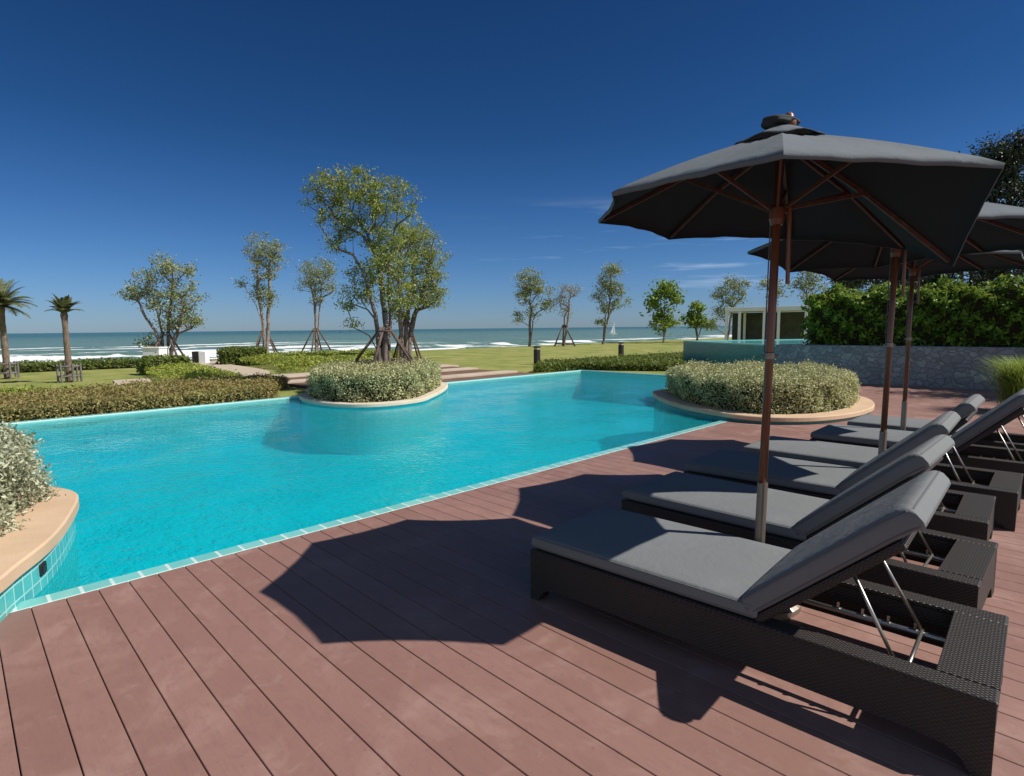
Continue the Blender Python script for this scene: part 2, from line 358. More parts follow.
# leaves
LF_TREE = leaf_mat('tree_leaves', [(0.076, 0.116, 0.029), (0.171, 0.225, 0.05), (0.342, 0.367, 0.086), (0.513, 0.5, 0.129)], .35, zone=1.2)
LF_TREE2 = leaf_mat('grey_green_leaves', [(0.093, 0.123, 0.064), (0.186, 0.231, 0.1), (0.31, 0.346, 0.142), (0.435, 0.428, 0.198)], .3, zone=1.2)
LF_BRIGHT = leaf_mat('bright_broad_leaves', [(0.084, 0.144, 0.024), (0.168, 0.276, 0.042), (0.312, 0.432, 0.084)], .4, zone=.8)
LF_PALE = leaf_mat('sparse_dry_leaves', [(0.156, 0.143, 0.104), (0.286, 0.273, 0.169), (0.39, 0.364, 0.26)], .3, zone=.8)
LF_SILV = leaf_mat('silver_leaves', [(0.13, 0.127, 0.065), (0.29, 0.3, 0.18), (0.505, 0.526, 0.361), (0.704, 0.706, 0.533)], .25, zone=.12)
LF_SILVG = leaf_mat('silver_green_leaves', [(0.134, 0.145, 0.047), (0.308, 0.324, 0.135), (0.557, 0.547, 0.288), (0.768, 0.717, 0.462)], .25, zone=.2)
LF_HEDGE = leaf_mat('laurel_leaves', [(0.025, 0.049, 0.012), (0.074, 0.148, 0.016), (0.185, 0.309, 0.029), (0.321, 0.445, 0.058)], .4, zone=.5)
LF_DARK = leaf_mat('casuarina_needles', [(.018, .026, .014), (.04, .055, .026), (.07, .085, .04)], .2, zone=1.5)
LF_PALM = leaf_mat('palm_leaflets', [(.06, .085, .03), (.13, .15, .06), (.22, .22, .10)], .3, zone=.5)
LF_BROWN = leaf_mat('bronze_groundcover', [(0.117, 0.1, 0.037), (0.247, 0.192, 0.068), (0.364, 0.291, 0.111), (0.286, 0.368, 0.086)], .3, zone=.8)
LF_LIME = leaf_mat('lime_groundcover', [(0.146, 0.185, 0.029), (0.291, 0.344, 0.057), (0.45, 0.476, 0.103)], .35, zone=.6)
LF_LOW = leaf_mat('low_hedge_leaves', [(0.06, 0.09, 0.018), (0.12, 0.168, 0.03), (0.216, 0.264, 0.06)], .35, zone=.5)
LF_GRASS = leaf_mat('fountain_grass', [(.08, .14, .02), (.18, .28, .04), (.32, .42, .09)], .4, zone=.3)

# ------------------------------------------------------------------ setting
PX0, PX1, PY0, PY1 = -12.62, -4.15, -4.5, 15.75      # water rectangle
WZ = -.035
def sheet(name, rects, z, mat, kind='structure'):
    V, Q = [], []
    for (x0, y0, x1, y1) in rects:
        k = len(V); V += [(x0, y0, z), (x1, y0, z), (x1, y1, z), (x0, y1, z)]; Q.append((k, k + 1, k + 2, k + 3))
    o = link(name, qmesh(name, V, Q), mat); tag(o, kind=kind); return o
sheet('ground', [(-34, -900, PX0 - .16, 900), (PX0 - .16, -900, PX1 + .14, PY0 - .15), (PX0 - .16, PY1 + .16, PX1 + .14, 900), (PX1 + .14, -900, 900, 900)], -.16, MSOIL)
# lawn, gently uneven
xs = np.linspace(-34, PX0 - .17, 40); ys = np.linspace(-60, 160, 160)
def lawnz(x, y): return -.02 + .05 * math.sin(x * .31 + 1) * math.sin(y * .17) * min(1, max(0, (PX0 - 3 - x) / 4))
V = [(x, y, lawnz(x, y)) for x in xs for y in ys]; ny = len(ys)
Q = [(i * ny + j, (i + 1) * ny + j, (i + 1) * ny + j + 1, i * ny + j + 1) for i in range(len(xs) - 1) for j in range(ny - 1)]
tag(link('lawn', qmesh('lawn', V, Q, True), MLAWN), kind='structure')
sheet('lawn_strip', [(PX0 - .17, PY1 + .17, PX1 - 2, 160)], -.015, MLAWN)
# beach slopes down to the sea
prof = [(-34, -.02), (-35.5, -.25), (-38, -.6), (-43, -1.1), (-50, -1.6), (-62, -2.6)]
ys = np.linspace(-300, 700, 60); V = []; Q = []
for i, (x, z) in enumerate(prof):
    for j, y in enumerate(ys): V.append((x, y, z))
for i in range(len(prof) - 1):
    for j in range(len(ys) - 1): k = i * len(ys) + j; Q.append((k, k + len(ys), k + len(ys) + 1, k + 1))
tag(link('beach', qmesh('beach', V, Q, True), MSAND), kind='structure')
# sea with real low swell near the shore
xa = np.concatenate([np.arange(-46, -140, -1.0), np.geomspace(-140, -9000, 40)]); ya = np.concatenate([-np.geomspace(9000, 130, 16), np.arange(-120, 240, 4.0), np.geomspace(250, 9000, 24)])
X, Y = np.meshgrid(xa, ya, indexing='ij')
crest = np.zeros_like(X)
for c_, w_, hgt_ in ((-50, 2.2, .22), (-62, 2.4, .38), (-76, 2.6, .42), (-92, 2.8, .36), (-112, 3., .3)):
    off = 3.5 * np.sin(Y * .045 + c_) + 2 * np.sin(Y * .11 + c_ * 2)
    crest += hgt_ * np.exp(-((X - c_ + off) / w_) ** 2) * (.5 + .5 * np.sin(Y * .06 + c_ * 1.7) ** 2)
Zs = -1.5 + crest; n0, n1_ = X.shape
idxs = np.arange(n0 * n1_).reshape(n0, n1_)
Q = np.stack([idxs[:-1, :-1], idxs[1:, :-1], idxs[1:, 1:], idxs[:-1, 1:]], -1).reshape(-1, 4)
tag(link('sea', qmesh('sea', np.stack([X, Y, Zs], -1), Q, True), MSEA), kind='structure')

# pool basin, edge tiles and water
bm = bmesh.new()
x0, x1, y0, y1, zb = PX0, PX1, PY0, PY1, -.95
def quad(bm, *p): bm.faces.new([bm.verts.new(q) for q in p])
quad(bm, (x0, y0, zb), (x1, y0, zb), (x1, y1, zb), (x0, y1, zb))
quad(bm, (x0, y0, zb), (x0, y1, zb), (x0, y1, -.001), (x0, y0, -.001)); quad(bm, (x1, y0, zb), (x1, y0, -.001), (x1, y1, -.001), (x1, y1, zb))
quad(bm, (x0, y0, zb), (x0, y0, -.001), (x1, y0, -.001), (x1, y0, zb)); quad(bm, (x0, y1, zb), (x1, y1, zb), (x1, y1, -.001), (x0, y1, -.001))
tag(bmobj('pool_basin', bm, MBASIN), kind='structure')
bm = bmesh.new(); w = .125
box(bm, (x1 + .002, y0 - w, -.15), (x1 + w, y1 + w, .002), .006); box(bm, (x0 - .15, y0 - w, -.15), (x0 + .005, y1 + .15, .012), .006)
box(bm, (x0 + .006, y1 - .005, -.15), (x1, y1 + .149, .011), .006); box(bm, (x0, y0 - .15, -.15), (x1, y0 - .002, .002), .006)
tag(bmobj('pool_edge', bm, MEDGE), kind='structure')
tag(link('pool_water', qmesh('pool_water', [(x0, y0, WZ), (x1, y0, WZ), (x1, y1, WZ), (x0, y1, WZ)], [(0, 1, 2, 3)]), MWATER), kind='structure')

# decking
bm = bmesh.new(); p = .152; y = -20 + p * math.ceil((20 - 7) / p)
while y < 16.55:
    if y + p <= PY1 + .16: xa_ = PX1 + w + .004
    else: xa_ = -6.6
    box(bm, (xa_, y + .0022, -.03), (6.5, y + p - .0022, 0), .002, 1); y += p
tag(bmobj('deck', bm, MDECK), kind='structure')
sheet('deck_base', [(PX1 + w + .004, -7, 6.5, 16.6), (-6.6, PY1 + .16, PX1 + w + .004, 16.6)], -.05, MJOIST)

# far terraces: steps in bands parallel to the pool
bands = [(-12.8, -13.7, .0, 'terrace', MTERR, 9.4, 13.8), (-13.7, -14.25, .06, 'path', MPATH, 9.3, 13.7), (-14.25, -15.6, .04, 'terrace', MTERR, 6.6, 13.5), (-15.6, -16.2, .09, 'path', MPATH, 6.6, 13.6),
         (-16.2, -17.2, .07, 'terrace', MTERR, 6.4, 13.7), (-17.2, -18.4, .10, 'path', MPATH, 6.3, 14.0)]
for xa_, xb_, z, nm, mt, ya_, yb_ in bands:
    bm = bmesh.new(); box(bm, (xb_ + .004, ya_, -.15), (xa_ - .004, yb_, z), .01); tag(bmobj(nm, bm, mt), kind='structure')
# winding sandy path towards the beach
P = spline([(-17.9, 6.4), (-19.5, 6.9), (-21.5, 7.6), (-24, 7.9), (-27, 8.1), (-30, 8.6), (-34, 9)], 8, False)
V = []; 
for i, q in enumerate(P):
    t = (P[min(i + 1, len(P) - 1)] - P[max(i - 1, 0)]).normalized(); nrm = Vector((-t.y, t.x, 0)) * .75
    V += [q + nrm + Vector((0, 0, .045)), q - nrm + Vector((0, 0, .045))]
tag(link('path', qmesh('path', V, [(2 * i, 2 * i + 1, 2 * i + 3, 2 * i + 2) for i in range(len(P) - 1)]), MPATH), kind='structure')
P = spline([(-16.6, -7), (-17.0, -2), (-17.3, .6), (-17.6, 2.4), (-19.0, 3.6), (-21, 4.0)], 8, False); V = []
for i, q in enumerate(P):
    t = (P[min(i + 1, len(P) - 1)] - P[max(i - 1, 0)]).normalized(); nrm = Vector((-t.y, t.x, 0)) * .45
    V += [q + nrm + Vector((0, 0, .045)), q - nrm + Vector((0, 0, .045))]
tag(link('path', qmesh('path', V, [(2 * i, 2 * i + 1, 2 * i + 3, 2 * i + 2) for i in range(len(P) - 1)]), MPATH), kind='structure')

# ------------------------------------------------------------------ foliage builders
def leafcards(C, size, nrm=None, spread=1.0, aspect=.5, fold=True):
    """C: Nx3 leaf centres -> diamond shaped leaves, randomly oriented (biased to nrm)."""
    n = len(C); C = np.asarray(C)
    d = rng.normal(size=(n, 3))
    if nrm is not None: d = d * spread + nrm
    d /= np.linalg.norm(d, axis=1)[:, None] + 1e-9
    q = rng.normal(size=(n, 3)); u = np.cross(d, q); u /= np.linalg.norm(u, axis=1)[:, None] + 1e-9; v = np.cross(d, u)
    s = size * rng.uniform(.65, 1.35, size=(n, 1)); u = u * s * .5; v = v * s * .5 * aspect
    V = np.stack([C - u, C + v - u * .1, C + u, C - v - u * .1], 1).reshape(-1, 3)
    return V, np.arange(4 * n).reshape(-1, 4)
def blob_cloud(blobs, per):
    C = []
    for (c, rad, k) in blobs:
        n = int(per * k); p_ = rng.normal(size=(n, 3)); p_ /= np.linalg.norm(p_, axis=1)[:, None]
        p_ *= rng.uniform(.0, 1, size=(n, 1)) ** .45; C.append(np.array(c) + p_ * np.array(rad))
    return np.concatenate(C)

def tree(name, label, base, depth_px, blobs, leafm, barkm, n_clump=90, leaves=34, leaf=.13, clump=.32, trunk_r=.09, stems=((0, 0),), fork=1.6, group=None, cat='tree', thick=1.0, lean=0.0, droop=0.0, leaders=None):
    """blobs: crown masses (x, y in the photograph, rx, ry, weight), placed at the tree's own distance"""
    base = Vector(base); D = depth_px; rt_ = thing(name, label, cat, base, group)
    bl = []
    for (px, py, rx, ry, k) in blobs:
        c = dep(px, py, D); k_ = D / F
        bl.append((c - base, (rx * k_, rx * k_ * thick, ry * k_), k))
    tot = sum(b[2] for b in bl)
    cl = blob_cloud([(b[0], b[1], b[2] / tot) for b in bl], n_clump)
    cl = cl[cl[:, 2] > .5]
    top = max(cl[:, 2]); nodes = []; parent = []; rads = []
    ctr = np.array(cl).mean(0)
    if leaders:
        stems = ()
        for pl_ in leaders:
            prev = -1; pts_ = spline([dep(x, y, D + dz) - base if k else Vector((dep(x, y, D).x - base.x, dep(x, y, D).y - base.y, 0)) for k, (x, y, dz) in enumerate(pl_)], 5, False)
            for q_ in pts_:
                nodes.append(np.array(q_) + rng.normal(size=3) * .012); parent.append(prev); prev = len(nodes) - 1
    for (sx_, sy_) in stems:
        prev = -1; K = 7
        for i in range(K):
            t = i / (K - 1); f_ = min(fork, top * .5)
            p_ = Vector((sx_ * t + .04 * random.uniform(-1, 1) + ctr[0] * .35 * t * t, sy_ * t + .04 * random.uniform(-1, 1) + ctr[1] * .35 * t * t, f_ * t))
            nodes.append(np.array(p_)); parent.append(prev); prev = len(nodes) - 1
    for bi in sorted(range(len(bl)), key=lambda k: -bl[k][0].z):
        c = np.array(bl[bi][0]) - np.array([0, 0, bl[bi][1][2] * .35]); A = np.array(nodes); dv = c - A; hor = np.hypot(dv[:, 0], dv[:, 1]); L3 = np.linalg.norm(dv, axis=1)
        cost = L3 + np.maximum(0, .75 * hor - dv[:, 2]) * 3 + np.where(A[:, 2] < fork * .6, 2.0, 0)
        j = int(cost.argmin()); a_ = nodes[j]; m_ = max(2, int(L3[j] / .35)); prev = j
        for q_ in range(1, m_ + 1):
            t = q_ / m_; th_ = t ** .8; w_ = np.array([a_[0] + (c[0] - a_[0]) * (.35 * t + .65 * t * t), a_[1] + (c[1] - a_[1]) * (.35 * t + .65 * t * t), a_[2] + (c[2] - a_[2]) * th_]) + rng.normal(size=3) * .04 * (1 if q_ < m_ else 0)
            nodes.append(w_); parent.append(prev); prev = len(nodes) - 1
    cnt = [0] * len(nodes); order = np.argsort(np.linalg.norm(cl - np.array([0, 0, fork * .8]), axis=1))
    ends = []
    for i in order:
        c = cl[i]; A = np.array(nodes); dd = np.linalg.norm(A - c, axis=1) + np.maximum(0, A[:, 2] - c[2] + .1) * 1.8
        dd[:len(nodes)] += 0; dd = np.where(A[:, 2] < fork * .55, dd + 1.5, dd)
        j = int(dd.argmin()); a_ = nodes[j]; L_ = np.linalg.norm(c - a_); m_ = max(1, int(L_ / .45))
        prev = j
        for s in range(1, m_ + 1):
            t = s / m_; q = a_ + (c - a_) * t + rng.normal(size=3) * .05 * (1 if s < m_ else 0); q[2] += .10 * L_ * (t * t - t)
            nodes.append(q); parent.append(prev); cnt.append(0); prev = len(nodes) - 1
        ends.append(prev)
    for e in ends:
        k = e
        while k >= 0: cnt[k] += 1; k = parent[k]
    mxc = max(cnt); rr = [max(.007, trunk_r * (c_ / mxc) ** .55) for c_ in cnt]
    bm = bmesh.new()
    for i, p_ in enumerate(parent):
        if p_ < 0: continue
        n_ = 8 if rr[p_] > .04 else 5
        r_a = rr[p_] if parent[p_] < 0 or cnt[p_] < cnt[i] * 1.8 else rr[i] * 1.2
        if p_ < 1 or parent[p_] < 0: r_a *= 1.35
        tube(bm, [nodes[p_], nodes[i]], [r_a, rr[i]], n_, False)
    bmobj('trunk', bm, barkm, rt_, smooth=True)
    C = []
    for c in cl:
        n_ = int(leaves * rng.uniform(.35, 1.5)); s_ = clump * rng.uniform(.6, 1.25)
        g = rng.normal(size=(n_, 3)) * [s_ * .55, s_ * .55, s_ * .38]; g[:, 2] += .25 * s_ - droop * np.abs(rng.normal(size=n_)) * s_; C.append(c + g)
    V, Q = leafcards(np.concatenate(C), leaf, np.array([0, 0, .5]), 1.0, .5)
    link('crown', qmesh('crown', V, Q), leafm, rt_)
    return rt_

def hedge(name, label, outline, z0, z1, leafm, dens, leaf, cat='hedge', group=None, edge=.10, bump=.05, base_col=MSOIL, upright=.3, kind=None, aspect=.45, jit=None):
    """trimmed mass of foliage: dark woody core wrapped in leaves"""
    poly = outline; n = len(poly); ax = np.array([[p_.x, p_.y] for p_ in poly]); cen = ax.mean(0)
    lo_, hi_ = ax.min(0), ax.max(0)
    area = (hi_ - lo_).prod(); N_ = int(area * dens)
    def und(P): return bump * (np.sin(P[:, 0] * 5.1 + P[:, 1] * 2.3) + np.sin(P[:, 1] * 6.7 - P[:, 0] * 3.1) + .6 * np.sin(P[:, 0] * 13 + P[:, 1] * 11))
    P = rng.uniform(lo_, hi_, size=(N_, 2)); P = P[inpoly(P, poly)]
    # distance to edge for a rounded shoulder
    seg = np.array(ax); dmin = np.full(len(P), 9.)
    for q in seg[::max(1, n // 60)]: dmin = np.minimum(dmin, np.hypot(*(P - q).T))
    h_ = z1 + und(P) * .6 - edge * np.clip(1 - dmin / (edge * 2.2), 0, 1) ** 2
    dpt = np.abs(rng.normal(size=len(P))) * .05
    T = np.column_stack([P, h_ - dpt + rng.exponential(.022, len(P))])
    # sides
    per = [ (poly[(i + 1) % n] - poly[i]).length for i in range(n) ]; tot = sum(per); ns = int(tot * (z1 - z0) * dens * 1.15)
    cum = np.cumsum([0] + per); u_ = rng.uniform(0, tot, ns); k = np.clip(np.searchsorted(cum, u_) - 1, 0, n - 1); t = (u_ - cum[k]) / np.array(per)[k]
    A = ax[k]; B = ax[(k + 1) % n]; S_ = A + (B - A) * t[:, None]; tn = (B - A) / np.linalg.norm(B - A, axis=1)[:, None]; no = np.column_stack([tn[:, 1], -tn[:, 0]])
    zz = z0 + (z1 - z0) * rng.uniform(0, 1, ns) ** .9
    off = rng.normal(size=ns) * .035 + bump * .8 * np.sin(u_ * 7 + zz * 9) + bump * .5 * np.sin(u_ * 17 - zz * 14) - edge * np.clip((zz - z1 + edge) / edge, 0, 1) ** 2 * .9
    Sd = np.column_stack([S_ + no * off[:, None], zz])
    C = np.concatenate([T, Sd]); nr = np.concatenate([np.tile([0, 0, 1.], (len(T), 1)), np.column_stack([no, np.full(ns, .4)])])
    V, Q = leafcards(C, leaf, nr * .55 + np.array([0, 0, upright * .3]), 1.0, aspect)
    me = qmesh(name, V, Q); me.materials.append(leafm)
    # inner core
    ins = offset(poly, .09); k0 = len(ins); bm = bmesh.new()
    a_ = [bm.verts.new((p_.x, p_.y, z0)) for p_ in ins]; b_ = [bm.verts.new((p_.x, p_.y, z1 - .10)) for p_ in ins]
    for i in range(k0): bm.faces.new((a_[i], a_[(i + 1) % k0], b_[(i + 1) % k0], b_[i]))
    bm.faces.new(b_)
    o = link(name, me)
    if kind: 
        tag(o, kind=kind); tag(o, label, cat, group)
        bmobj('core', bm, MCORE, o); return o
    tag(o, label, cat, group); bmobj('core', bm, MCORE, o); return o
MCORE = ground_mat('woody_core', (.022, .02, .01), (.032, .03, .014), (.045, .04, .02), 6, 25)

def planter(label, pts, top, mat, wallm, rim=.34, fascia=.075, zlow=-.95):
    rt_ = thing('planter', label, 'planter'); P = spline(pts, 10)
    ar = sum(P[i - 1].x * P[i].y - P[i].x * P[i - 1].y for i in range(len(P)))
    if ar < 0: P = P[::-1]
    inn = offset(P, rim); low = offset(P, .035); n = len(P)
    bm = bmesh.new()
    rings = [[bm.verts.new((q.x, q.y, z)) for q in pl] for pl, z in ((offset(P, .02), top - fascia), (P, top - fascia + .008), (P, top - .012), (offset(P, .012), top), (inn, top), (inn, top - .15))]
    for A, B in zip(rings, rings[1:]):
        for i in range(n): bm.faces.new((A[i], A[(i + 1) % n], B[(i + 1) % n], B[i]))
    bmobj('coping', bm, mat, rt_)
    bm = bmesh.new(); A = [bm.verts.new((q.x, q.y, zlow)) for q in low]; B = [bm.verts.new((q.x, q.y, top - fascia + .004)) for q in low]
    uvl = bm.loops.layers.uv.new('UVMap'); s = 0
    for i in range(n):
        ln = (low[(i + 1) % n] - low[i]).length; f = bm.faces.new((A[i], A[(i + 1) % n], B[(i + 1) % n], B[i]))
        for lp, uv in zip(f.loops, ((s, zlow), (s + ln, zlow), (s + ln, top), (s, top))): lp[uvl].uv = uv
        s += ln
    bmobj('tiled_wall', bm, wallm, rt_)
    bm = bmesh.new(); bm.faces.new([bm.verts.new((q.x, q.y, top - .06)) for q in inn]); bmobj('soil', bm, MSOIL, rt_)
    return rt_, P, inn
MTILEUV = tile_mat('planter_mosaic', (.02, .30, .32), (.05, .42, .42), (.35, .62, .58), .1, .2, 'uv', .06)
MTILEUVD = tile_mat('planter_mosaic_teal', (.004, .11, .13), (.008, .15, .17), (.03, .2, .21), .075, .2, 'uv')

# planters in the pool
_, P, inn = planter('round planter with peach stone rim and teal mosaic wall between pool and loungers', [(-6.72, 11.0), (-6.3, 10.25), (-5.43, 9.4), (-4.6, 8.92), (-3.69, 8.72), (-2.98, 9.2), (-2.62, 10.2), (-2.66, 11.4), (-3.2, 12.6), (-4.4, 13.2), (-5.7, 13.0), (-6.5, 12.1)], .12, MCOPE, MTILEUVD, .30)
hedge('hedge', 'trimmed silver green hedge in the round planter beside the loungers', offset(P, .34), .06, .66, LF_SILVG, 3600, .038, 'hedge', 'silvery hedges in the pool planters', edge=.14)
_, P, inn = planter('low planter with pale rim curving into the far side of the pool', [(-12.95, 5.95), (-12.2, 5.42), (-11.1, 5.25), (-10.2, 5.42), (-9.72, 5.98), (-9.7, 6.8), (-10.1, 7.45), (-11.1, 8.6), (-12.1, 9.4), (-13.1, 9.5), (-13.9, 8.5), (-14.1, 7.2), (-13.7, 6.3)], .07, MCOPEW, MBASIN, .20)
hedge('hedge', 'silver green hedge around the staked tree on the far side of the pool', offset(P, .26), .03, .66, LF_SILVG, 2600, .045, 'hedge', 'silvery hedges in the pool planters', edge=.14)
pt, P, inn = planter('wide peach stone planter at the left edge above the tile wall', [(-6.25, .36), (-5.89, .55), (-5.52, .64), (-4.93, .52), (-4.45, .37), (-4.07, .19), (-3.75, 0.02), (-3.2, -.45), (-3.0, -1.2), (-3.3, -2.1), (-4.2, -2.8), (-5.6, -2.9), (-6.8, -2.3), (-7.2, -1.2), (-6.9, -.3)], .25, MCOPE, MTILEUV, .40, .085)
hp = spline([(-6.28, .16), (-5.98, .32), (-5.6, .38), (-5.15, .27), (-4.8, .13), (-4.4, -.08), (-3.8, -.5), (-3.5, -1.2), (-3.8, -2.0), (-4.6, -2.4), (-5.6, -2.5), (-6.4, -2.0), (-6.7, -1.0), (-6.6, -.2)], 10)
if sum(hp[i - 1].x * hp[i].y - hp[i].x * hp[i - 1].y for i in range(len(hp))) < 0: hp = hp[::-1]
hedge('hedge', 'pale silvery shrub hedge at the left edge in the peach stone planter', hp, .2, .74, LF_SILV, 7500, .034, 'hedge', 'silvery hedges in the pool planters', edge=.12, bump=.07, aspect=.4)
# black outlet cover on the tiled wall
q = at(53, 566, .09); qi = min(range(len(P)), key=lambda k: (P[k] - Vector((q.x, q.y, 0))).length); tn = (P[(qi + 1) % len(P)] - P[qi - 1]).normalized(); dr = Vector((tn.y, -tn.x, 0))
bm = bmesh.new(); box(bm, (-.006, -.042, -.036), (.014, .042, .036), .006); box(bm, (.014, -.028, -.022), (.018, .028, .022), .003)
o = bmobj('outlet_cover', bm, MBLACK, pt); o.location = P[qi] - dr * .037 + Vector((0, 0, .085)); o.rotation_euler = (0, 0, math.atan2(dr.y, dr.x))

# wall, raised pool, hedge behind
bm = bmesh.new(); box(bm, (-6.35, 16.6, -.1), (6.5, 16.95, .96), .012); o = bmobj('stone_wall', bm, MSTONE)
tag(o, 'rough grey stone retaining wall at the far end of the deck', 'wall')
A = Vector((-6.36, 16.75, 0)); B = Vector((-11.25, 20.3, 0)); dA = (B - A).normalized(); nA = Vector((-dA.y, dA.x, 0))
if nA.dot(Vector((1, 1, 0))) < 0: nA = -nA
C_ = B + nA * 7 ; D_ = A + nA * 7
rp = thing('raised_pool', 'raised pool with teal mosaic wall behind the round hedge', 'pool')
bm = bmesh.new()
def prism(bm, poly, z0, z1):
    a_ = [bm.verts.new((q.x, q.y, z0)) for q in poly]; b_ = [bm.verts.new((q.x, q.y, z1)) for q in poly]; k = len(poly)
    for i in range(k): bm.faces.new((a_[i], a_[(i + 1) % k], b_[(i + 1) % k], b_[i]))
    bm.faces.new(a_[::-1]); bm.faces.new(b_)
prism(bm, [A, B, C_, D_], -.1, .90); bmobj('tiled_wall', bm, MTEAL, rp)
bm = bmesh.new()
for a1, a2 in ((A, B), (B, C_)):
    d_ = (a2 - a1).normalized(); n_ = Vector((-d_.y, d_.x, 0)); mid = (A + C_) / 2
    if n_.dot(mid - a1) < 0: n_ = -n_
    prism(bm, [a1 - n_ * .02 + d_ * (.03 if a1 == B else 0), a2 - n_ * .02, a2 + n_ * .16, a1 + n_ * .16 + d_ * (.18 if a1 == B else 0)], .903, .945)
bmobj('rim', bm, MEDGE, rp)
bm = bmesh.new(); bm.faces.new([bm.verts.new((q.x, q.y, .925)) for q in (A + nA * .16 , B + nA * .16, C_, D_)])
a = M('raised_pool_water', (.10, .42, .45), .08); hb = a.noise(a.pos(), 3, 3); a.bump(hb, .02, .5); bmobj('water', bm, a.m, rp)

rect = lambda x0, y0, x1, y1, s=.4: [Vector((x, y0, 0)) for x in np.arange(x0, x1, s)] + [Vector((x1, y, 0)) for y in np.arange(y0, y1, s)] + [Vector((x, y1, 0)) for x in np.arange(x1, x0, -s)] + [Vector((x0, y, 0)) for y in np.arange(y1, y0, -s)]
hedge('laurel_hedge', 'tall glossy green hedge growing above the stone wall', rect(-5.7, 17.15, 6.5, 18.6), .9, 2.34, LF_HEDGE, 620, .13, 'hedge', edge=.25, bump=.19, aspect=.5)
bm = bmesh.new(); box(bm, (-6.35, 16.951, -.1), (9, 22, .9)); tag(bmobj('planting_bed', bm, MSOIL), kind='structure')

# planted beds -----------------------------------------------------
def bed(name, label, poly, z, leafm, dens, leaf, cat='ground cover', slope=.18, bumpy=.04, aspect=.4):
    ax = np.array([[p_.x, p_.y] for p_ in poly]); lo_, hi_ = ax.min(0), ax.max(0); N_ = int((hi_ - lo_).prod() * dens)
    P = rng.uniform(lo_, hi_, size=(N_, 2)); P = P[inpoly(P, poly)]; dmin = np.full(len(P), 9.)
    for q in ax: dmin = np.minimum(dmin, np.hypot(*(P - q).T))
    top = z * np.clip(dmin / slope + .25, 0, 1) ** .6
    wv = bumpy * (np.sin(P[:, 0] * 3.1 + P[:, 1]) + np.sin(P[:, 1] * 4.3 - P[:, 0] * 2.2))
    zz = (top + wv) * rng.uniform(.45, 1.0, len(P)) ** .5 + rng.exponential(.02, len(P))
    V, Q = leafcards(np.column_stack([P, np.maximum(zz, .02)]), leaf, np.array([0, 0, .35]), 1.0, aspect)
    o = link(name, qmesh(name, V, Q), leafm); tag(o, label, cat, kind='stuff'); return o
pl = spline([(-12.85, -7), (-12.85, 0), (-12.85, 4.9), (-13.6, 5.1), (-14.4, 5.9), (-15.6, 6.5), (-16.4, 5.6), (-16.3, 3.2), (-15.9, 1.0), (-15.7, -2), (-15.5, -7)], 14)
if sum(pl[i - 1].x * pl[i].y - pl[i].x * pl[i - 1].y for i in range(len(pl))) < 0: pl = pl[::-1]
hedge('ground_cover', 'bronze and green ground cover bed along the far left pool edge', pl, 0, .25, LF_BROWN, 2000, .055, 'ground cover', edge=.07, bump=.035, kind='stuff')
pl = spline([(-16.9, 5.9), (-19.0, 6.1), (-22.0, 6.6), (-24.6, 6.5), (-24.5, 5.2), (-21.5, 4.6), (-18.4, 4.4), (-16.8, 4.4)], 10)
bed('ground_cover', 'pale lime ground cover mound in front of the bushy tree', pl, .34, LF_LIME, 600, .09, slope=.7)
pl = spline([(-15.9, -4), (-16.7, -3), (-16.9, .2), (-16.5, 1.9), (-16.0, 2.2), (-15.95, 0)], 10)
bed('ground_cover', 'bright green ground cover patch at the left edge behind the bronze bed', pl, .26, LF_LIME, 700, .09, slope=.3)
pl = spline([(-19.5, 8.3), (-22.0, 8.9), (-27.5, 9.4), (-28.5, 12.0), (-27.5, 16.5), (-24.5, 16.5), (-21.5, 13), (-19.3, 10.5)], 10)
bed('ground_cover', 'yellow green ground cover under the slender trees by the beach', pl, .38, LF_LIME, 420, .11, slope=.6)
hedge('low_hedge', 'low dark green hedge along the beach behind the two palms', rect(-30.5, -9, -29.3, 6.0, .8), 0, .30, LF_LOW, 300, .12, edge=.15)
hedge('low_hedge', 'short dark hedge beside the path left of the slender tree', rect(-27.6, 8.6, -26.6, 10.4, .4), 0, .75, LF_LOW, 420, .12, edge=.2)
hedge('low_hedge', 'rounded green hedge end at the path by the white boxes', rect(-24.4, 4.9, -23.2, 6.3, .4), 0, .62, LF_LOW, 420, .12, edge=.25)
pl = [Vector(q).to_3d() for q in ((-13.3, 14.1), (-13.1, 15.0), (-12.95, 16.1), (-11.5, 16.6), (-10.4, 17.2), (-9.8, 17.9), (-11.6, 20.2), (-11.9, 23.5), (-13.8, 24.5), (-14.0, 20), (-14.3, 15.6))][::-1]
pl = [p_ for i in range(len(pl)) for p_ in [pl[i].lerp(pl[(i + 1) % len(pl)], t / 5) for t in range(5)]]
if sum(pl[i - 1].x * pl[i].y - pl[i].x * pl[i - 1].y for i in range(len(pl))) < 0: pl = pl[::-1]
hedge('low_hedge', 'low green hedge along the far end of the pool below the bollards', pl, 0, .27, LF_LOW, 700, .09, edge=.1, bump=.03)
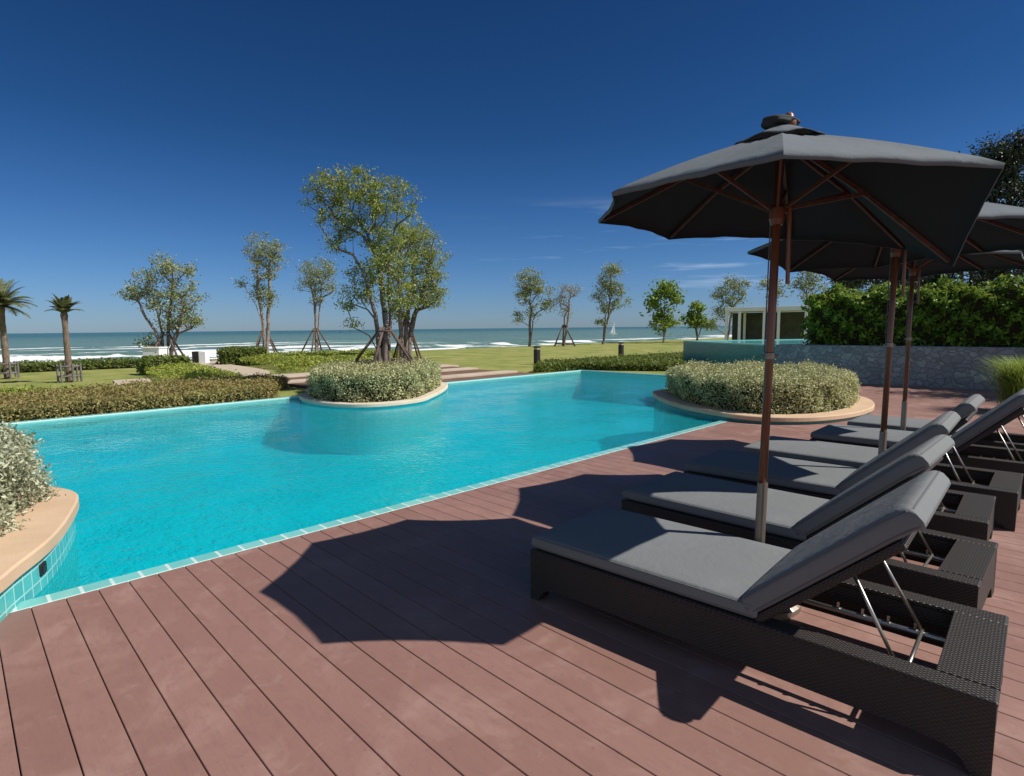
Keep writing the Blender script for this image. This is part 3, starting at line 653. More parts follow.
# coarse grass shrub by the wall on the right
def grassy(name, label, base, r, h, n, leafm):
    V = []; Q = []
    for i in range(n):
        an = rng.uniform(0, 2 * math.pi); rr_ = abs(rng.normal()) * .12; b = np.array([math.cos(an) * rr_, math.sin(an) * rr_, 0]); an += rng.normal() * .3
        L_ = h * rng.uniform(.6, 1.15); o_ = r * rng.uniform(.25, 1.1); sd_ = np.array([-math.sin(an), math.cos(an), 0]) * rng.uniform(.006, .014); pv = []
        for t in (0, .35, .7, 1): c = b + np.array([math.cos(an), math.sin(an), 0]) * o_ * t * t + np.array([0, 0, L_ * (t - .3 * t * t * t)]); pv.append((c - sd_ * (1 - t * .95), c + sd_ * (1 - t * .95)))
        k = len(V); V += [q for pr in pv for q in pr]; Q += [(k + 2 * j, k + 2 * j + 1, k + 2 * j + 3, k + 2 * j + 2) for j in range(3)]
    o = link(name, qmesh(name, V, Q), leafm, loc=base); return o
o = grassy('grass_shrub', '', at(1022, 412, 0) , .62, 1.2, 2000, LF_GRASS); tag(o, 'bright green grassy shrub at the right edge in front of the stone wall', 'shrub')

# ------------------------------------------------------------------ trees
def stakes(base, r_foot, z_top, n, label, rad=.03, z0=0.0, bars=True, rot=.3):
    t_ = thing('tree_support', label, 'tree support', base, 'staked timber supports around the trees')
    tops = []
    for k in range(n):
        an = rot + 2 * math.pi * k / n; ft = Vector((r_foot * math.cos(an), r_foot * math.sin(an), z0)); tp = Vector((.10 * math.cos(an), .10 * math.sin(an), z_top))
        bm = bmesh.new(); tube(bm, [ft, tp], [rad * 1.1, rad * .85], 7); bmobj('stake', bm, MSTAKE, t_, smooth=True); tops.append((ft, tp))
    if bars:
        for k in range(n):
            for q, w_ in ((.12, 0), (.9, .15)):
                a_ = tops[k][0].lerp(tops[k][1], q); b_ = tops[(k + 1) % n][0].lerp(tops[(k + 1) % n][1], q); bm = bmesh.new()
                tube(bm, [a_ * (1 + w_) - Vector((0, 0, a_.z * w_)), b_ * (1 + w_) - Vector((0, 0, b_.z * w_))], rad * .8, 6); bmobj('crossbar', bm, MSTAKE, t_, smooth=True)
    return t_
G1 = 'young trees along the beach lawn'
b = Vector((-30.0, 7.2, 0))
tree('bushy_tree', 'bushy tree with spreading crown beside the white beach boxes', b, 26.6, [(150, 285, 20, 16, 1), (172, 272, 22, 16, 1.4), (186, 300, 16, 20, 1.2), (160, 305, 18, 16, 1.2), (135, 293, 12, 9, .5), (178, 322, 16, 12, .8), (150, 344, 12, 6, .4), (192, 325, 10, 8, .3)], LF_TREE2, MBARK, 165, 48, .11, .32, .09, None, 1.6, G1, leaders=[[(164, 364, 0), (163, 345, 0), (160, 322, 0), (152, 295, 0)], [(167, 364, 0), (168, 340, .2), (170, 312, .3), (173, 280, .3)], [(170, 364, 0), (173, 345, 0), (180, 322, 0), (185, 302, 0)], [(163, 352, 0), (157, 335, -.3), (146, 318, -.4), (137, 298, -.4)]])
stakes(b, 1.0, 1.5, 4, 'dark stakes propping the bushy tree by the white boxes', .045)
b = at(266, 360); 
tree('slender_tree', 'tall slender tree with narrow crown left of the short round tree', b, 28.2, [(260, 248, 17, 14, 1.2), (266, 268, 15, 15, 1.2), (258, 290, 8, 12, .5), (268, 300, 7, 10, .5), (243, 284, 6, 4, .15), (275, 250, 10, 14, .4)], LF_TREE2, MBARKP, 140, 40, .09, .28, .085, None, 2.4, G1, leaders=[[(264, 360, 0), (264, 335, 0), (262, 315, 0), (258, 290, 0), (257, 262, 0)], [(267, 360, 0), (268, 330, .2), (269, 300, .2), (270, 262, .2)], [(265, 345, 0), (261, 320, -.2), (252, 298, -.2), (245, 286, -.2)]])
stakes(b, .9, 1.6, 4, 'stakes propping the tall slender tree', .04)
b = at(317, 358)
tree('round_headed_tree', 'short tree with rounded head left of the big tree', b, 31.5, [(318, 270, 19, 12, 1.4), (310, 284, 12, 10, .7), (325, 286, 12, 10, .7), (316, 300, 8, 8, .3)], LF_TREE2, MBARKP, 120, 40, .09, .28, .075, None, 2.3, G1, leaders=[[(316, 358, 0), (316, 330, 0), (315, 308, 0), (311, 285, 0)], [(318, 358, 0), (318, 330, .2), (320, 305, .2), (323, 275, .2)]])
stakes(b, 1.0, 1.6, 4, 'stakes propping the short rounded tree', .04, rot=.8)
b = Vector((-12.4, 7.75, 0))
tree('shade_tree', 'biggest tree with tall leaning crown rising from the pool hedge', b, 14.5, [(335, 195, 30, 22, 2), (362, 190, 34, 18, 2), (395, 205, 26, 20, 1.4), (345, 222, 30, 12, 1), (378, 232, 30, 22, 1.4), (385, 262, 32, 22, 1.6), (338, 246, 13, 9, .4), (368, 285, 26, 18, 1.1), (355, 300, 16, 14, .6), (400, 296, 18, 18, .7), (352, 325, 8, 5, .12)], LF_TREE, MBARK, 360, 60, .060, .185, .07, None, 1.45, None, leaders=[[(384, 356, 0), (386, 330, 0), (383, 300, 0), (378, 262, .1), (366, 232, .1), (350, 208, .2)], [(387, 356, 0), (390, 322, .1), (388, 285, .2), (392, 245, .2), (398, 212, 0)], [(380, 356, 0), (377, 328, -.1), (371, 300, -.2), (366, 282, -.3)]])
stakes(b + Vector((.05, 0, 0)), .85, 1.55, 5, 'dark timber stakes around the biggest tree standing in the pool hedge', .035, .60)
b = dep(407, 352, 25); b.z = 0
tree('shade_tree', 'second tree with yellow green crown behind the biggest tree', b, 25, [(412, 240, 26, 18, 1.6), (400, 262, 28, 20, 1.6), (430, 258, 18, 24, 1.2), (415, 288, 26, 18, 1.3), (400, 310, 16, 12, .6), (436, 285, 10, 16, .4), (425, 302, 16, 8, .4)], LF_TREE, MBARK, 330, 56, .085, .28, .11, None, 2.3, None, leaders=[[(405, 360, 0), (406, 335, 0), (408, 310, 0), (412, 282, 0), (416, 250, 0)], [(409, 360, .2), (411, 330, .3), (418, 305, .3), (428, 275, .3)], [(402, 360, 0), (401, 330, -.2), (399, 300, -.4), (400, 268, -.4)]])
stakes(b, .85, 1.9, 4, 'stakes propping the second tree behind the biggest tree', .04)
def far_tree(px, by, D, blobs, label, leafm=LF_TREE2, bk=MBARK, nc=120, lv=40, lf=.15, cl=.42, tr=.10, stems=((0, 0), (.3, .1)), fork=2.4, nm='young_tree'):
    b = dep(px, by, D); b.z = 0; return b, tree(nm, label, b, D, blobs, leafm, bk, nc, lv, lf, cl, tr, stems, fork, G1)
b, _ = far_tree(530, 346, 47, [(530, 280, 13, 9, 1.2), (524, 295, 9, 12, .9), (540, 290, 11, 9, .9), (546, 306, 8, 7, .5), (520, 318, 6, 8, .3), (533, 310, 7, 8, .4)], 'upright beach tree, first to the right of the big trees')
b, _ = far_tree(564, 346, 46.5, [(570, 290, 13, 7, 1), (560, 300, 9, 8, .8), (566, 312, 7, 8, .5)], 'thin pale half bare tree leaning right on the beach lawn', LF_PALE, MBARKP, 80, 16, .13, .4, .09, ((0, 0), (.35, .1)))
stakes(b, .95, 1.7, 3, 'stakes propping the thin pale half bare tree', .06)
b, _ = far_tree(603, 343, 51, [(612, 272, 10, 7, .9), (606, 284, 11, 7, .9), (600, 296, 8, 6, .5), (616, 292, 9, 7, .7), (620, 303, 8, 6, .4), (606, 308, 9, 6, .5), (601, 322, 6, 6, .3)], 'dark tree with layered clumps near the small sail', LF_TREE2, MBARK, 120, 42, .16, .45)
b, _ = far_tree(664, 342, 55, [(664, 290, 12, 9, 1), (656, 302, 9, 8, .8), (674, 300, 9, 9, .8), (664, 316, 13, 9, .9), (660, 328, 8, 6, .3), (674, 325, 7, 5, .3)], 'bright broad leaved tree left of the small shrubby tree', LF_BRIGHT, MBARKP, 85, 20, .42, .6)
b, _ = far_tree(697, 340, 56, [(697, 312, 8, 8, 1), (690, 322, 8, 6, .6), (703, 324, 9, 6, .8)], 'small shrubby green tree beside the bright broad leaved tree', LF_BRIGHT, MBARK, 45, 20, .38, .5, fork=1.0)
b, _ = far_tree(727, 340, 50, [(722, 296, 9, 10, .9), (735, 286, 12, 8, 1.1), (742, 296, 6, 8, .4), (722, 314, 8, 8, .6), (731, 304, 8, 8, .5), (712, 325, 8, 7, .4)], 'grey green tree standing left of the white pergola')
b, _ = far_tree(772, 330, 52, [(768, 284, 11, 8, 1), (780, 290, 9, 8, .7), (772, 300, 7, 6, .4)], 'wispy tree behind the white pergola roof', LF_TREE2, MBARK, 55, 14, .2, .5)
b, _ = far_tree(806, 330, 45, [(808, 276, 11, 6, .8), (800, 286, 9, 6, .6), (815, 286, 8, 6, .6), (806, 295, 10, 6, .4)], 'loose crowned tree above the left end of the laurel hedge', LF_TREE2, MBARK, 70, 18, .2, .45)
# casuarinas behind the wall
G2 = 'dark casuarina trees behind the hedge'
for px, D, bl, lab in ((845, 34, [(842, 268, 12, 10, 1), (850, 280, 16, 10, 1)], 'feathery dark tree behind the left part of the laurel hedge'),
                       (905, 32, [(885, 275, 22, 12, 1), (918, 272, 20, 12, 1), (905, 286, 30, 8, .7)], 'feathery dark tree seen under the middle parasol'),
                       (955, 27, [(950, 262, 14, 20, 1), (966, 250, 14, 22, 1), (985, 280, 16, 14, .7), (940, 284, 12, 8, .4)], 'dense dark tree behind the right part of the laurel hedge'),
                       (1003, 24, [(992, 152, 12, 8, .5), (1012, 165, 16, 16, 1), (1002, 190, 20, 18, 1), (1015, 220, 26, 24, 1.5), (1005, 262, 26, 24, 1.5), (1030, 190, 20, 30, 1), (985, 205, 14, 22, .8), (990, 235, 18, 22, 1), (1020, 145, 12, 10, .6), (1000, 172, 12, 8, .5)], 'tallest dark casuarina at the right edge rising above the parasols')):
    b = dep(px, 330, D); b.z = 0
    tree('casuarina_tree', lab, b, D, bl, LF_DARK, MBARK, 420 if D < 26 else 170, 60, .12, .42, .16, ((0, 0),), 2.2, G2, droop=.5)
tree('casuarina_tree', 'dark casuarina behind the wall to the right of the photo, shading the far deck', Vector((3.8, 19.2, 0)), 10.7, [(1393, 20, 70, 45, 1), (1350, 90, 50, 35, 1), (1430, 80, 50, 40, 1)], LF_DARK, MBARK, 150, 50, .12, .36, .14, ((0, 0),), 2.2, G2, droop=.5)

# palms
def palm(label, base, h, n, fl, rt, lo_el=22):
    t_ = thing('palm_tree', label, 'palm', base, 'two young palms on the lawn')
    bm = bmesh.new(); prof = []
    K = 16
    for i in range(K + 1):
        t = i / K; prof.append((rt * (1.25 - .35 * t + .10 * (i % 2) + (.35 * math.exp(-((t - .93) / .06) ** 2))), h * t))
    lathe(bm, prof, 12); bmobj('trunk', bm, MPALM, t_)
    V, Q = [], []; sp_ = []
    for i in range(n):
        an = i * 2.399 + random.uniform(-.2, .2); el = R(random.uniform(lo_el, 82) - 22 * (i % 3 == 0)); L_ = fl * random.uniform(.8, 1.1); pts = []
        d = Vector((math.cos(an) * math.cos(el), math.sin(an) * math.cos(el), math.sin(el))); p_ = Vector((0, 0, h * .97)); st = 10
        for k in range(st + 1):
            pts.append(p_.copy()); p_ = p_ + d * (L_ / st); d.z -= .085 + .012 * k; d.normalize()
        sp_.append(pts)
        for k in range(1, st + 1):
            t = k / st; dd = (pts[k] - pts[k - 1]).normalized(); sdv = dd.cross(Vector((0, 0, 1)))
            if sdv.length < .05: sdv = Vector((1, 0, 0))
            sdv.normalize(); up = sdv.cross(dd)
            for s in (-1, 1):
                for q in range(3):
                    o_ = pts[k - 1].lerp(pts[k], q / 3); ll = fl * .30 * math.sin(math.pi * (.12 + .82 * t)) * random.uniform(.8, 1.1)
                    tip = o_ + sdv * s * ll * .8 + dd * ll * .55 + up * ll * .12 - Vector((0, 0, ll * .25)); wv_ = dd * .022
                    i0 = len(V); V += [o_ - wv_, o_ + wv_, tip + wv_ * .1, tip - wv_ * .1]; Q.append((i0, i0 + 1, i0 + 2, i0 + 3))
    cr_ = link('crown', qmesh('crown', [tuple(v) for v in V], Q), LF_PALM, t_)
    bm = bmesh.new()
    for pts in sp_: tube(bm, pts, [.022 * (1 - .8 * k / 10) for k in range(11)], 5)
    bmobj('fronds', bm, LF_PALM, t_); 
    return t_
def palm_ring(base, label):
    t_ = thing('palm_support', label, 'tree support', base, 'round timber frames at the palm feet')
    r = .27
    for z in (.18, .48):
        bm = bmesh.new(); tube(bm, [(r * math.cos(k * math.pi / 4), r * math.sin(k * math.pi / 4), z) for k in range(9)], .03, 6); bmobj('rail', bm, MPOST, t_)
    for k in range(6):
        an = k * math.pi / 3 + .2; bm = bmesh.new(); tube(bm, [((r + .02) * math.cos(an), (r + .02) * math.sin(an), 0), ((r + .02) * math.cos(an), (r + .02) * math.sin(an), .56)], .03, 6); bmobj('post', bm, MPOST, t_)
MPOST = bark('weathered_post', (.11, .10, .09), (.24, .22, .2), 12)
b = dep(70, 380, 17.6); b.z = 0; palm('short feathery palm with stout trunk, right of its pair', b, 2.15, 26, .60, .072, 56); palm_ring(b, 'round frame at the foot of the right palm')
b = dep(8, 378, 19.3); b.z = 0; palm('wide headed palm cut by the left edge of the photo', b, 2.45, 34, 1.15, .08); palm_ring(b, 'round frame at the foot of the palm at the left edge')

# ------------------------------------------------------------------ things on the lawn and far away
def bollard(base, label):
    t_ = thing('bollard_light', label, 'bollard', base, 'dark bollards on the lawn')
    bm = bmesh.new(); box(bm, (-.10, -.10, 0), (.10, .10, .60), .01); bmobj('post', bm, MBLACK, t_)
    bm = bmesh.new(); box(bm, (-.085, -.085, .60), (.085, .085, .68), .005); bmobj('lens', bm, MLENS, t_)
    bm = bmesh.new(); box(bm, (-.11, -.11, .68), (.11, .11, .74), .01); bmobj('cap', bm, MBLACK, t_)
MLENS = M('bollard_lens', (.35, .34, .3), .3).m
bollard(at(537, 364), 'dark bollard on the lawn nearer the pool corner'); bollard(at(621, 357), 'dark bollard on the lawn farther right by the low hedge')
for px, py, w_, h_, lab in ((157, 365, .75, .82, 'larger white box on the beach left of the bushy tree trunk'), (171, 366, .55, .42, 'smaller low white box beside the larger one at the tree')):
    b = at(px, py); t_ = thing('beach_box', lab, 'box', b, 'white boxes by the beach')
    bm = bmesh.new(); box(bm, (-w_ / 2, -w_ / 2, 0), (w_ / 2, w_ / 2, h_ - .06), .015); bmobj('body', bm, MWHITE, t_)
    bm = bmesh.new(); box(bm, (-w_ / 2 - .03, -w_ / 2 - .03, h_ - .06), (w_ / 2 + .03, w_ / 2 + .03, h_), .01); bmobj('lid', bm, MWHITE, t_)
    t_.rotation_euler.z = yaw
b = at(201, 364); t_ = thing('litter_bin', 'small black and white bin beside the sandy path', 'bin', b)
bm = bmesh.new(); box(bm, (-.30, -.18, 0), (0.0, .18, .58), .02); bmobj('dark_side', bm, MBLACK, t_)
bm = bmesh.new(); box(bm, (.003, -.18, 0), (.32, .18, .58), .02); bmobj('white_side', bm, MWHITE, t_); t_.rotation_euler.z = yaw
# small sail offshore
b = dep(613, 328, 210); b.z = -1.5; t_ = thing('sailboat', 'tiny white sail offshore right of the layered dark tree', 'boat', b)
bm = bmesh.new(); lathe(bm, [(.02, .0), (.45, .1), (.6, .45), (.5, .5), (.02, .5)], 12)
for v in bm.verts: v.co.x *= 2.6
bmobj('hull', bm, MWHITE, t_)
bm = bmesh.new(); pts = [(-.9, 0, .9), (.8, 0, .8), (.5, .0, 4.6)]
f0_ = [bm.verts.new((x, .03 + .12 * (i == 1), z)) for i, (x, _, z) in enumerate(pts)]; f1_ = [bm.verts.new((x, -.03 + .12 * (i == 1), z)) for i, (x, _, z) in enumerate(pts)]
bm.faces.new(f0_); bm.faces.new(f1_[::-1])
for i in range(3): bm.faces.new((f0_[i], f1_[i], f1_[(i + 1) % 3], f0_[(i + 1) % 3]))
bmobj('sail', bm, MWHITE, t_); bm = bmesh.new(); tube(bm, [(.55, 0, .3), (.5, 0, 4.8)], .05, 6); bmobj('mast', bm, MWHITE, t_); t_.rotation_euler.z = yaw

# white pergola beyond the raised pool
D = 31.0; pg = dep(765, 330, D); pg.z = 0; t_ = thing('pergola', 'white flat roofed pergola beyond the raised pool', 'pergola', pg); k_ = D / F; t_.rotation_euler.z = yaw - R(28)
zt = dep(765, 309, D).z
for px in (728.5, 741, 764, 777, 801):
    x = (px - 765) * k_; bm = bmesh.new(); box(bm, (x - .07, -.07, 0), (x + .07, .07, zt - .1), .008); bmobj('post', bm, MWHITE, t_)
for px in (740, 800):
    x = (px - 765) * k_; bm = bmesh.new(); box(bm, (x - .07, 2.93, 0), (x + .07, 3.07, zt - .1), .008); bmobj('post', bm, MWHITE, t_)
bm = bmesh.new(); box(bm, (-38 * k_, -.2, zt - .1), (40 * k_, 3.2, zt + .12), .01)
bmobj('roof', bm, MWHITE, t_)
bm = bmesh.new(); box(bm, (-38 * k_, 3.08, 0), (42 * k_, 3.14, zt - .12), .0)
bmobj('back_screen', bm, MDARKW, t_)
bm = bmesh.new(); box(bm, (-8 * k_, 1.2, .0), (-1 * k_, 1.9, .72), .06); o = bmobj('seat_cushion', bm, MWHITE, t_)

# ------------------------------------------------------------------ sun loungers
def cushion(bm, L_, w_, th, r=.03, crown_=.012, nx_=22, ny_=10, x0=0):
    """soft slab: rounded edges, slightly crowned top"""
    def P(u, v):
        return u, v
    rows = []
    for side in (1, -1):
        g = []
        for i in range(nx_ + 1):
            row = []
            for j in range(ny_ + 1):
                def e(k, n, ln):
                    # crowd samples near the borders
                    bd = (0, .06 * r, .25 * r, .55 * r, r)
                    if k <= 4: return bd[k]
                    if k >= n - 4: return ln - bd[n - k]
                    return r + (ln - 2 * r) * (k - 4) / (n - 8)
                x = e(i, nx_, L_); y = e(j, ny_, w_)
                dx = min(x, L_ - x); dy = min(y, w_ - y)
                sx_ = min(1, dx / r); sy_ = min(1, dy / r); q = math.sqrt(max(0, 1 - (1 - sx_) ** 2)) * math.sqrt(max(0, 1 - (1 - sy_) ** 2))
                bulge = crown_ * math.sin(math.pi * y / w_) ** .6 * math.sin(math.pi * x / L_) ** .5 if side > 0 and 0 < y < w_ and 0 < x < L_ else 0
                z = th / 2 + side * (th / 2) * (.35 + .65 * q) + bulge
                row.append(bm.verts.new((x0 + x, y - w_ / 2, z)))
            g.append(row)
        rows.append(g)
    for g, fl in ((rows[0], False), (rows[1], True)):
        for i in range(nx_):
            for j in range(ny_):
                q = (g[i][j], g[i + 1][j], g[i + 1][j + 1], g[i][j + 1]); bm.faces.new(q[::-1] if fl else q)
    A, B = rows
    for i in range(nx_):
        bm.faces.new((A[i][0], B[i][0], B[i + 1][0], A[i + 1][0])); bm.faces.new((A[i][ny_], A[i + 1][ny_], B[i + 1][ny_], B[i][ny_]))
    for j in range(ny_):
        bm.faces.new((A[0][j], A[0][j + 1], B[0][j + 1], B[0][j])); bm.faces.new((A[nx_][j], B[nx_][j], B[nx_][j + 1], A[nx_][j + 1]))
LW, LL, FT, HX = .75, 1.98, .285, 1.20      # width, length, frame top, hinge
def make_lounger(label):
    t_ = thing('sun_lounger', label, 'sun lounger', (0, 0, 0), 'sun loungers in a row on the deck')
    # body: deep aprons with arched lower edge, woven over everything
    bm = bmesh.new()
    def apron(axis, fixed0, fixed1, lo_, hi_):
        n = 28; leg = .055; prof = []
        for i in range(n + 1):
            t = lo_ + (hi_ - lo_) * i / n; d = min(t - lo_, hi_ - t)
            z = 0.0 if d < leg else .085 * (1 - math.exp(-(d - leg) / .035))
            prof.append((t, z))
        prof2 = []
        for i, (t, z) in enumerate(prof): prof2.append((t, z))
        extra = [lo_ + leg - .001, hi_ - leg + .001]
        pts = sorted(set([q[0] for q in prof2] + extra + [lo_ + leg + s for s in (.01, .025, .045, .07)] + [hi_ - leg - s for s in (.01, .025, .045, .07)]))
        def zf(t):
            d = min(t - lo_, hi_ - t); return 0.0 if d <= leg else .085 * (1 - math.exp(-(d - leg) / .03))
        cols = []
        for t in pts:
            c = []
            for f_ in (fixed0, fixed1):
                for z in (zf(t), FT - .012):
                    c.append(bm.verts.new((t, f_, z) if axis == 'x' else (f_, t, z)))
            cols.append(c)
        for A, B in zip(cols, cols[1:]):
            bm.faces.new((A[0], B[0], B[1], A[1])); bm.faces.new((A[2], A[3], B[3], B[2])); bm.faces.new((A[0], A[2], B[2], B[0])); bm.faces.new((A[1], B[1], B[3], A[3]))
        for A in (cols[0], cols[-1]): bm.faces.new((A[0], A[1], A[3], A[2]))
    h = LW / 2
    apron('x', -h, -h + .045, 0, LL); apron('x', h - .045, h, 0, LL)
    apron('y', 0.001, .045, -h + .047, h - .047); apron('y', LL - .045, LL - .001, -h + .047, h - .047)
    bmobj('frame', bm, MWICK, t_)
    bm = bmesh.new(); rw = .095
    box(bm, (-.004, -h - .004, FT - .02), (LL + .004, -h + rw, FT), .008); box(bm, (-.004, h - rw, FT - .02), (LL + .004, h + .004, FT), .008)
    box(bm, (HX - .12, -h + rw + .001, FT - .021), (HX - .02, h - rw - .001, FT - .001), .002); box(bm, (LL - .17, -h + rw + .001, FT - .02), (LL + .004, h - rw - .001, FT), .002)
    box(bm, (-.004, -h + rw + .001, FT - .02), (HX - .121, h - rw - .001, FT - .001), .002)
    # inner faces of the well
    box(bm, (HX - .02, -h + rw - .012, .2), (LL - .17, -h + rw - .001, FT - .021)); box(bm, (HX - .02, h - rw + .001, .2), (LL - .17, h - rw + .012, FT - .021)); box(bm, (LL - .17, -h + rw, .2), (LL - .16, h - rw, FT - .021))
    bmobj('woven_top', bm, MWICK, t_)
    # foot pads
    for (x, y) in ((.028, -h + .028), (.028, h - .028), (LL - .028, -h + .028), (LL - .028, h - .028)):
        pass
    # rails in the well
    for y in (-.235, .235):
        bm = bmesh.new(); tube(bm, [(HX - .04, y, .165), (LL - .15, y, .165)], .014, 8)
        for k in range(4): box(bm, (HX + .18 + k * .1, y - .006, .178), (HX + .19 + k * .1, y + .006, .2))
        bmobj('rail', bm, MCHROME, t_, smooth=False)
    # seat cushion
    bm = bmesh.new(); cushion(bm, HX + .02, LW - .02, .072, .022, .008, 34, 18); o = bmobj('seat_cushion', bm, MCUSH, t_, (0.0, 0, FT + .001), True)
    bm = bmesh.new(); hw = (LW - .02) / 2
    bm.free()
    for z in (.062, .016):
        bm = bmesh.new(); tube(bm, [(HX, -hw + .002, z), (.03, -hw + .002, z), (.010, -hw + .010, z), (.002, -hw + .03, z), (.002, hw - .03, z), (.010, hw - .010, z), (.03, hw - .002, z), (HX, hw - .002, z)], .0035, 5); bmobj('piping', bm, MPIPE, o)
    # backrest: wicker panel hinged at HX, cushion on it
    br_ = bmesh.new(); BL = .72
    box(br_, (0, -h + .012, -.035), (BL - .05, h - .012, 0), .010, 2)
    back = bmobj('backrest', br_, MWICK, t_, (HX + .0, 0, FT + .012))
    bm = bmesh.new(); cushion(bm, BL + .05, LW - .02, .088, .024, .008, 36, 18)
    for v in bm.verts:
        if v.co.x > BL: v.co.z -= (v.co.x - BL) * .25
    cu = bmobj('cushion', bm, MCUSH, back, (0.0, 0, .002), True)
    for z in (.076, .016):
        bm = bmesh.new(); tube(bm, [(.02, -hw + .002, z), (BL - .06, -hw + .002, z), (BL + .03, -hw + .004, z - .008), (BL + .048, -hw + .03, z - .012), (BL + .048, hw - .03, z - .012), (BL + .03, hw - .004, z - .008), (BL - .06, hw - .002, z), (.02, hw - .002, z)], .0035, 5); bmobj('piping', bm, MPIPE, cu)
    return t_
def struts(t_, ang):
    a_ = R(ang); px = HX + .42 * math.cos(a_); pz = FT + .012 + .42 * math.sin(a_) - .03
    for y in (-.19, .19):
        bm = bmesh.new(); tube(bm, [(px, y, pz), (px + .20, y * 1.2, .18)], .0075, 8); bmobj('strut', bm, MCHROME, t_, smooth=True)
    bm = bmesh.new(); tube(bm, [(px + .20, -.25, .18), (px + .20, .25, .18)], .008, 8); bmobj('strut_bar', bm, MCHROME, t_, smooth=True)
    bm = bmesh.new(); tube(bm, [(px, -.21, pz), (px, .21, pz)], .008, 8); bmobj('strut_bar', bm, MCHROME, t_, smooth=True)
def copy_tree(o, parent=None):
    c = o.copy(); S.collection.objects.link(c); c.parent = parent
    for ch in list(o.children): copy_tree(ch, c)
    return c
spots = [(-2.15, 2.59, 3.0, 42.5, 'nearest sun lounger, closest to the camera, with parasol shade over its foot end'),
         (-2.30, 3.70, .3, 42.5, 'second sun lounger from the front, just behind the first parasol pole'),
         (-2.40, 4.72, 3.0, 43, 'third sun lounger from the front, in front of the middle parasol pole'),
         (-2.33, 5.70, 2.0, 48, 'fourth sun lounger from the front, just behind the middle parasol pole, steep backrest'),
         (-2.12, 6.90, 2.0, 45, 'fifth sun lounger from the front, in front of the third parasol pole'),
         (-2.05, 7.95, 1.0, 44, 'farthest sun lounger, beyond the third parasol pole by the round planter')]
proto = make_lounger('x')
roots = [proto] + [copy_tree(proto) for _ in spots[1:]]
for t_, (x, y, rz, ang, lab) in zip(roots, spots):
    t_['label'] = lab; t_.location = (x, y, .0); t_.rotation_euler = (0, 0, R(rz))
    for ch in t_.children:
        if ch.name.startswith('backrest'): ch.rotation_euler = (0, -R(ang), 0)
    struts(t_, ang)

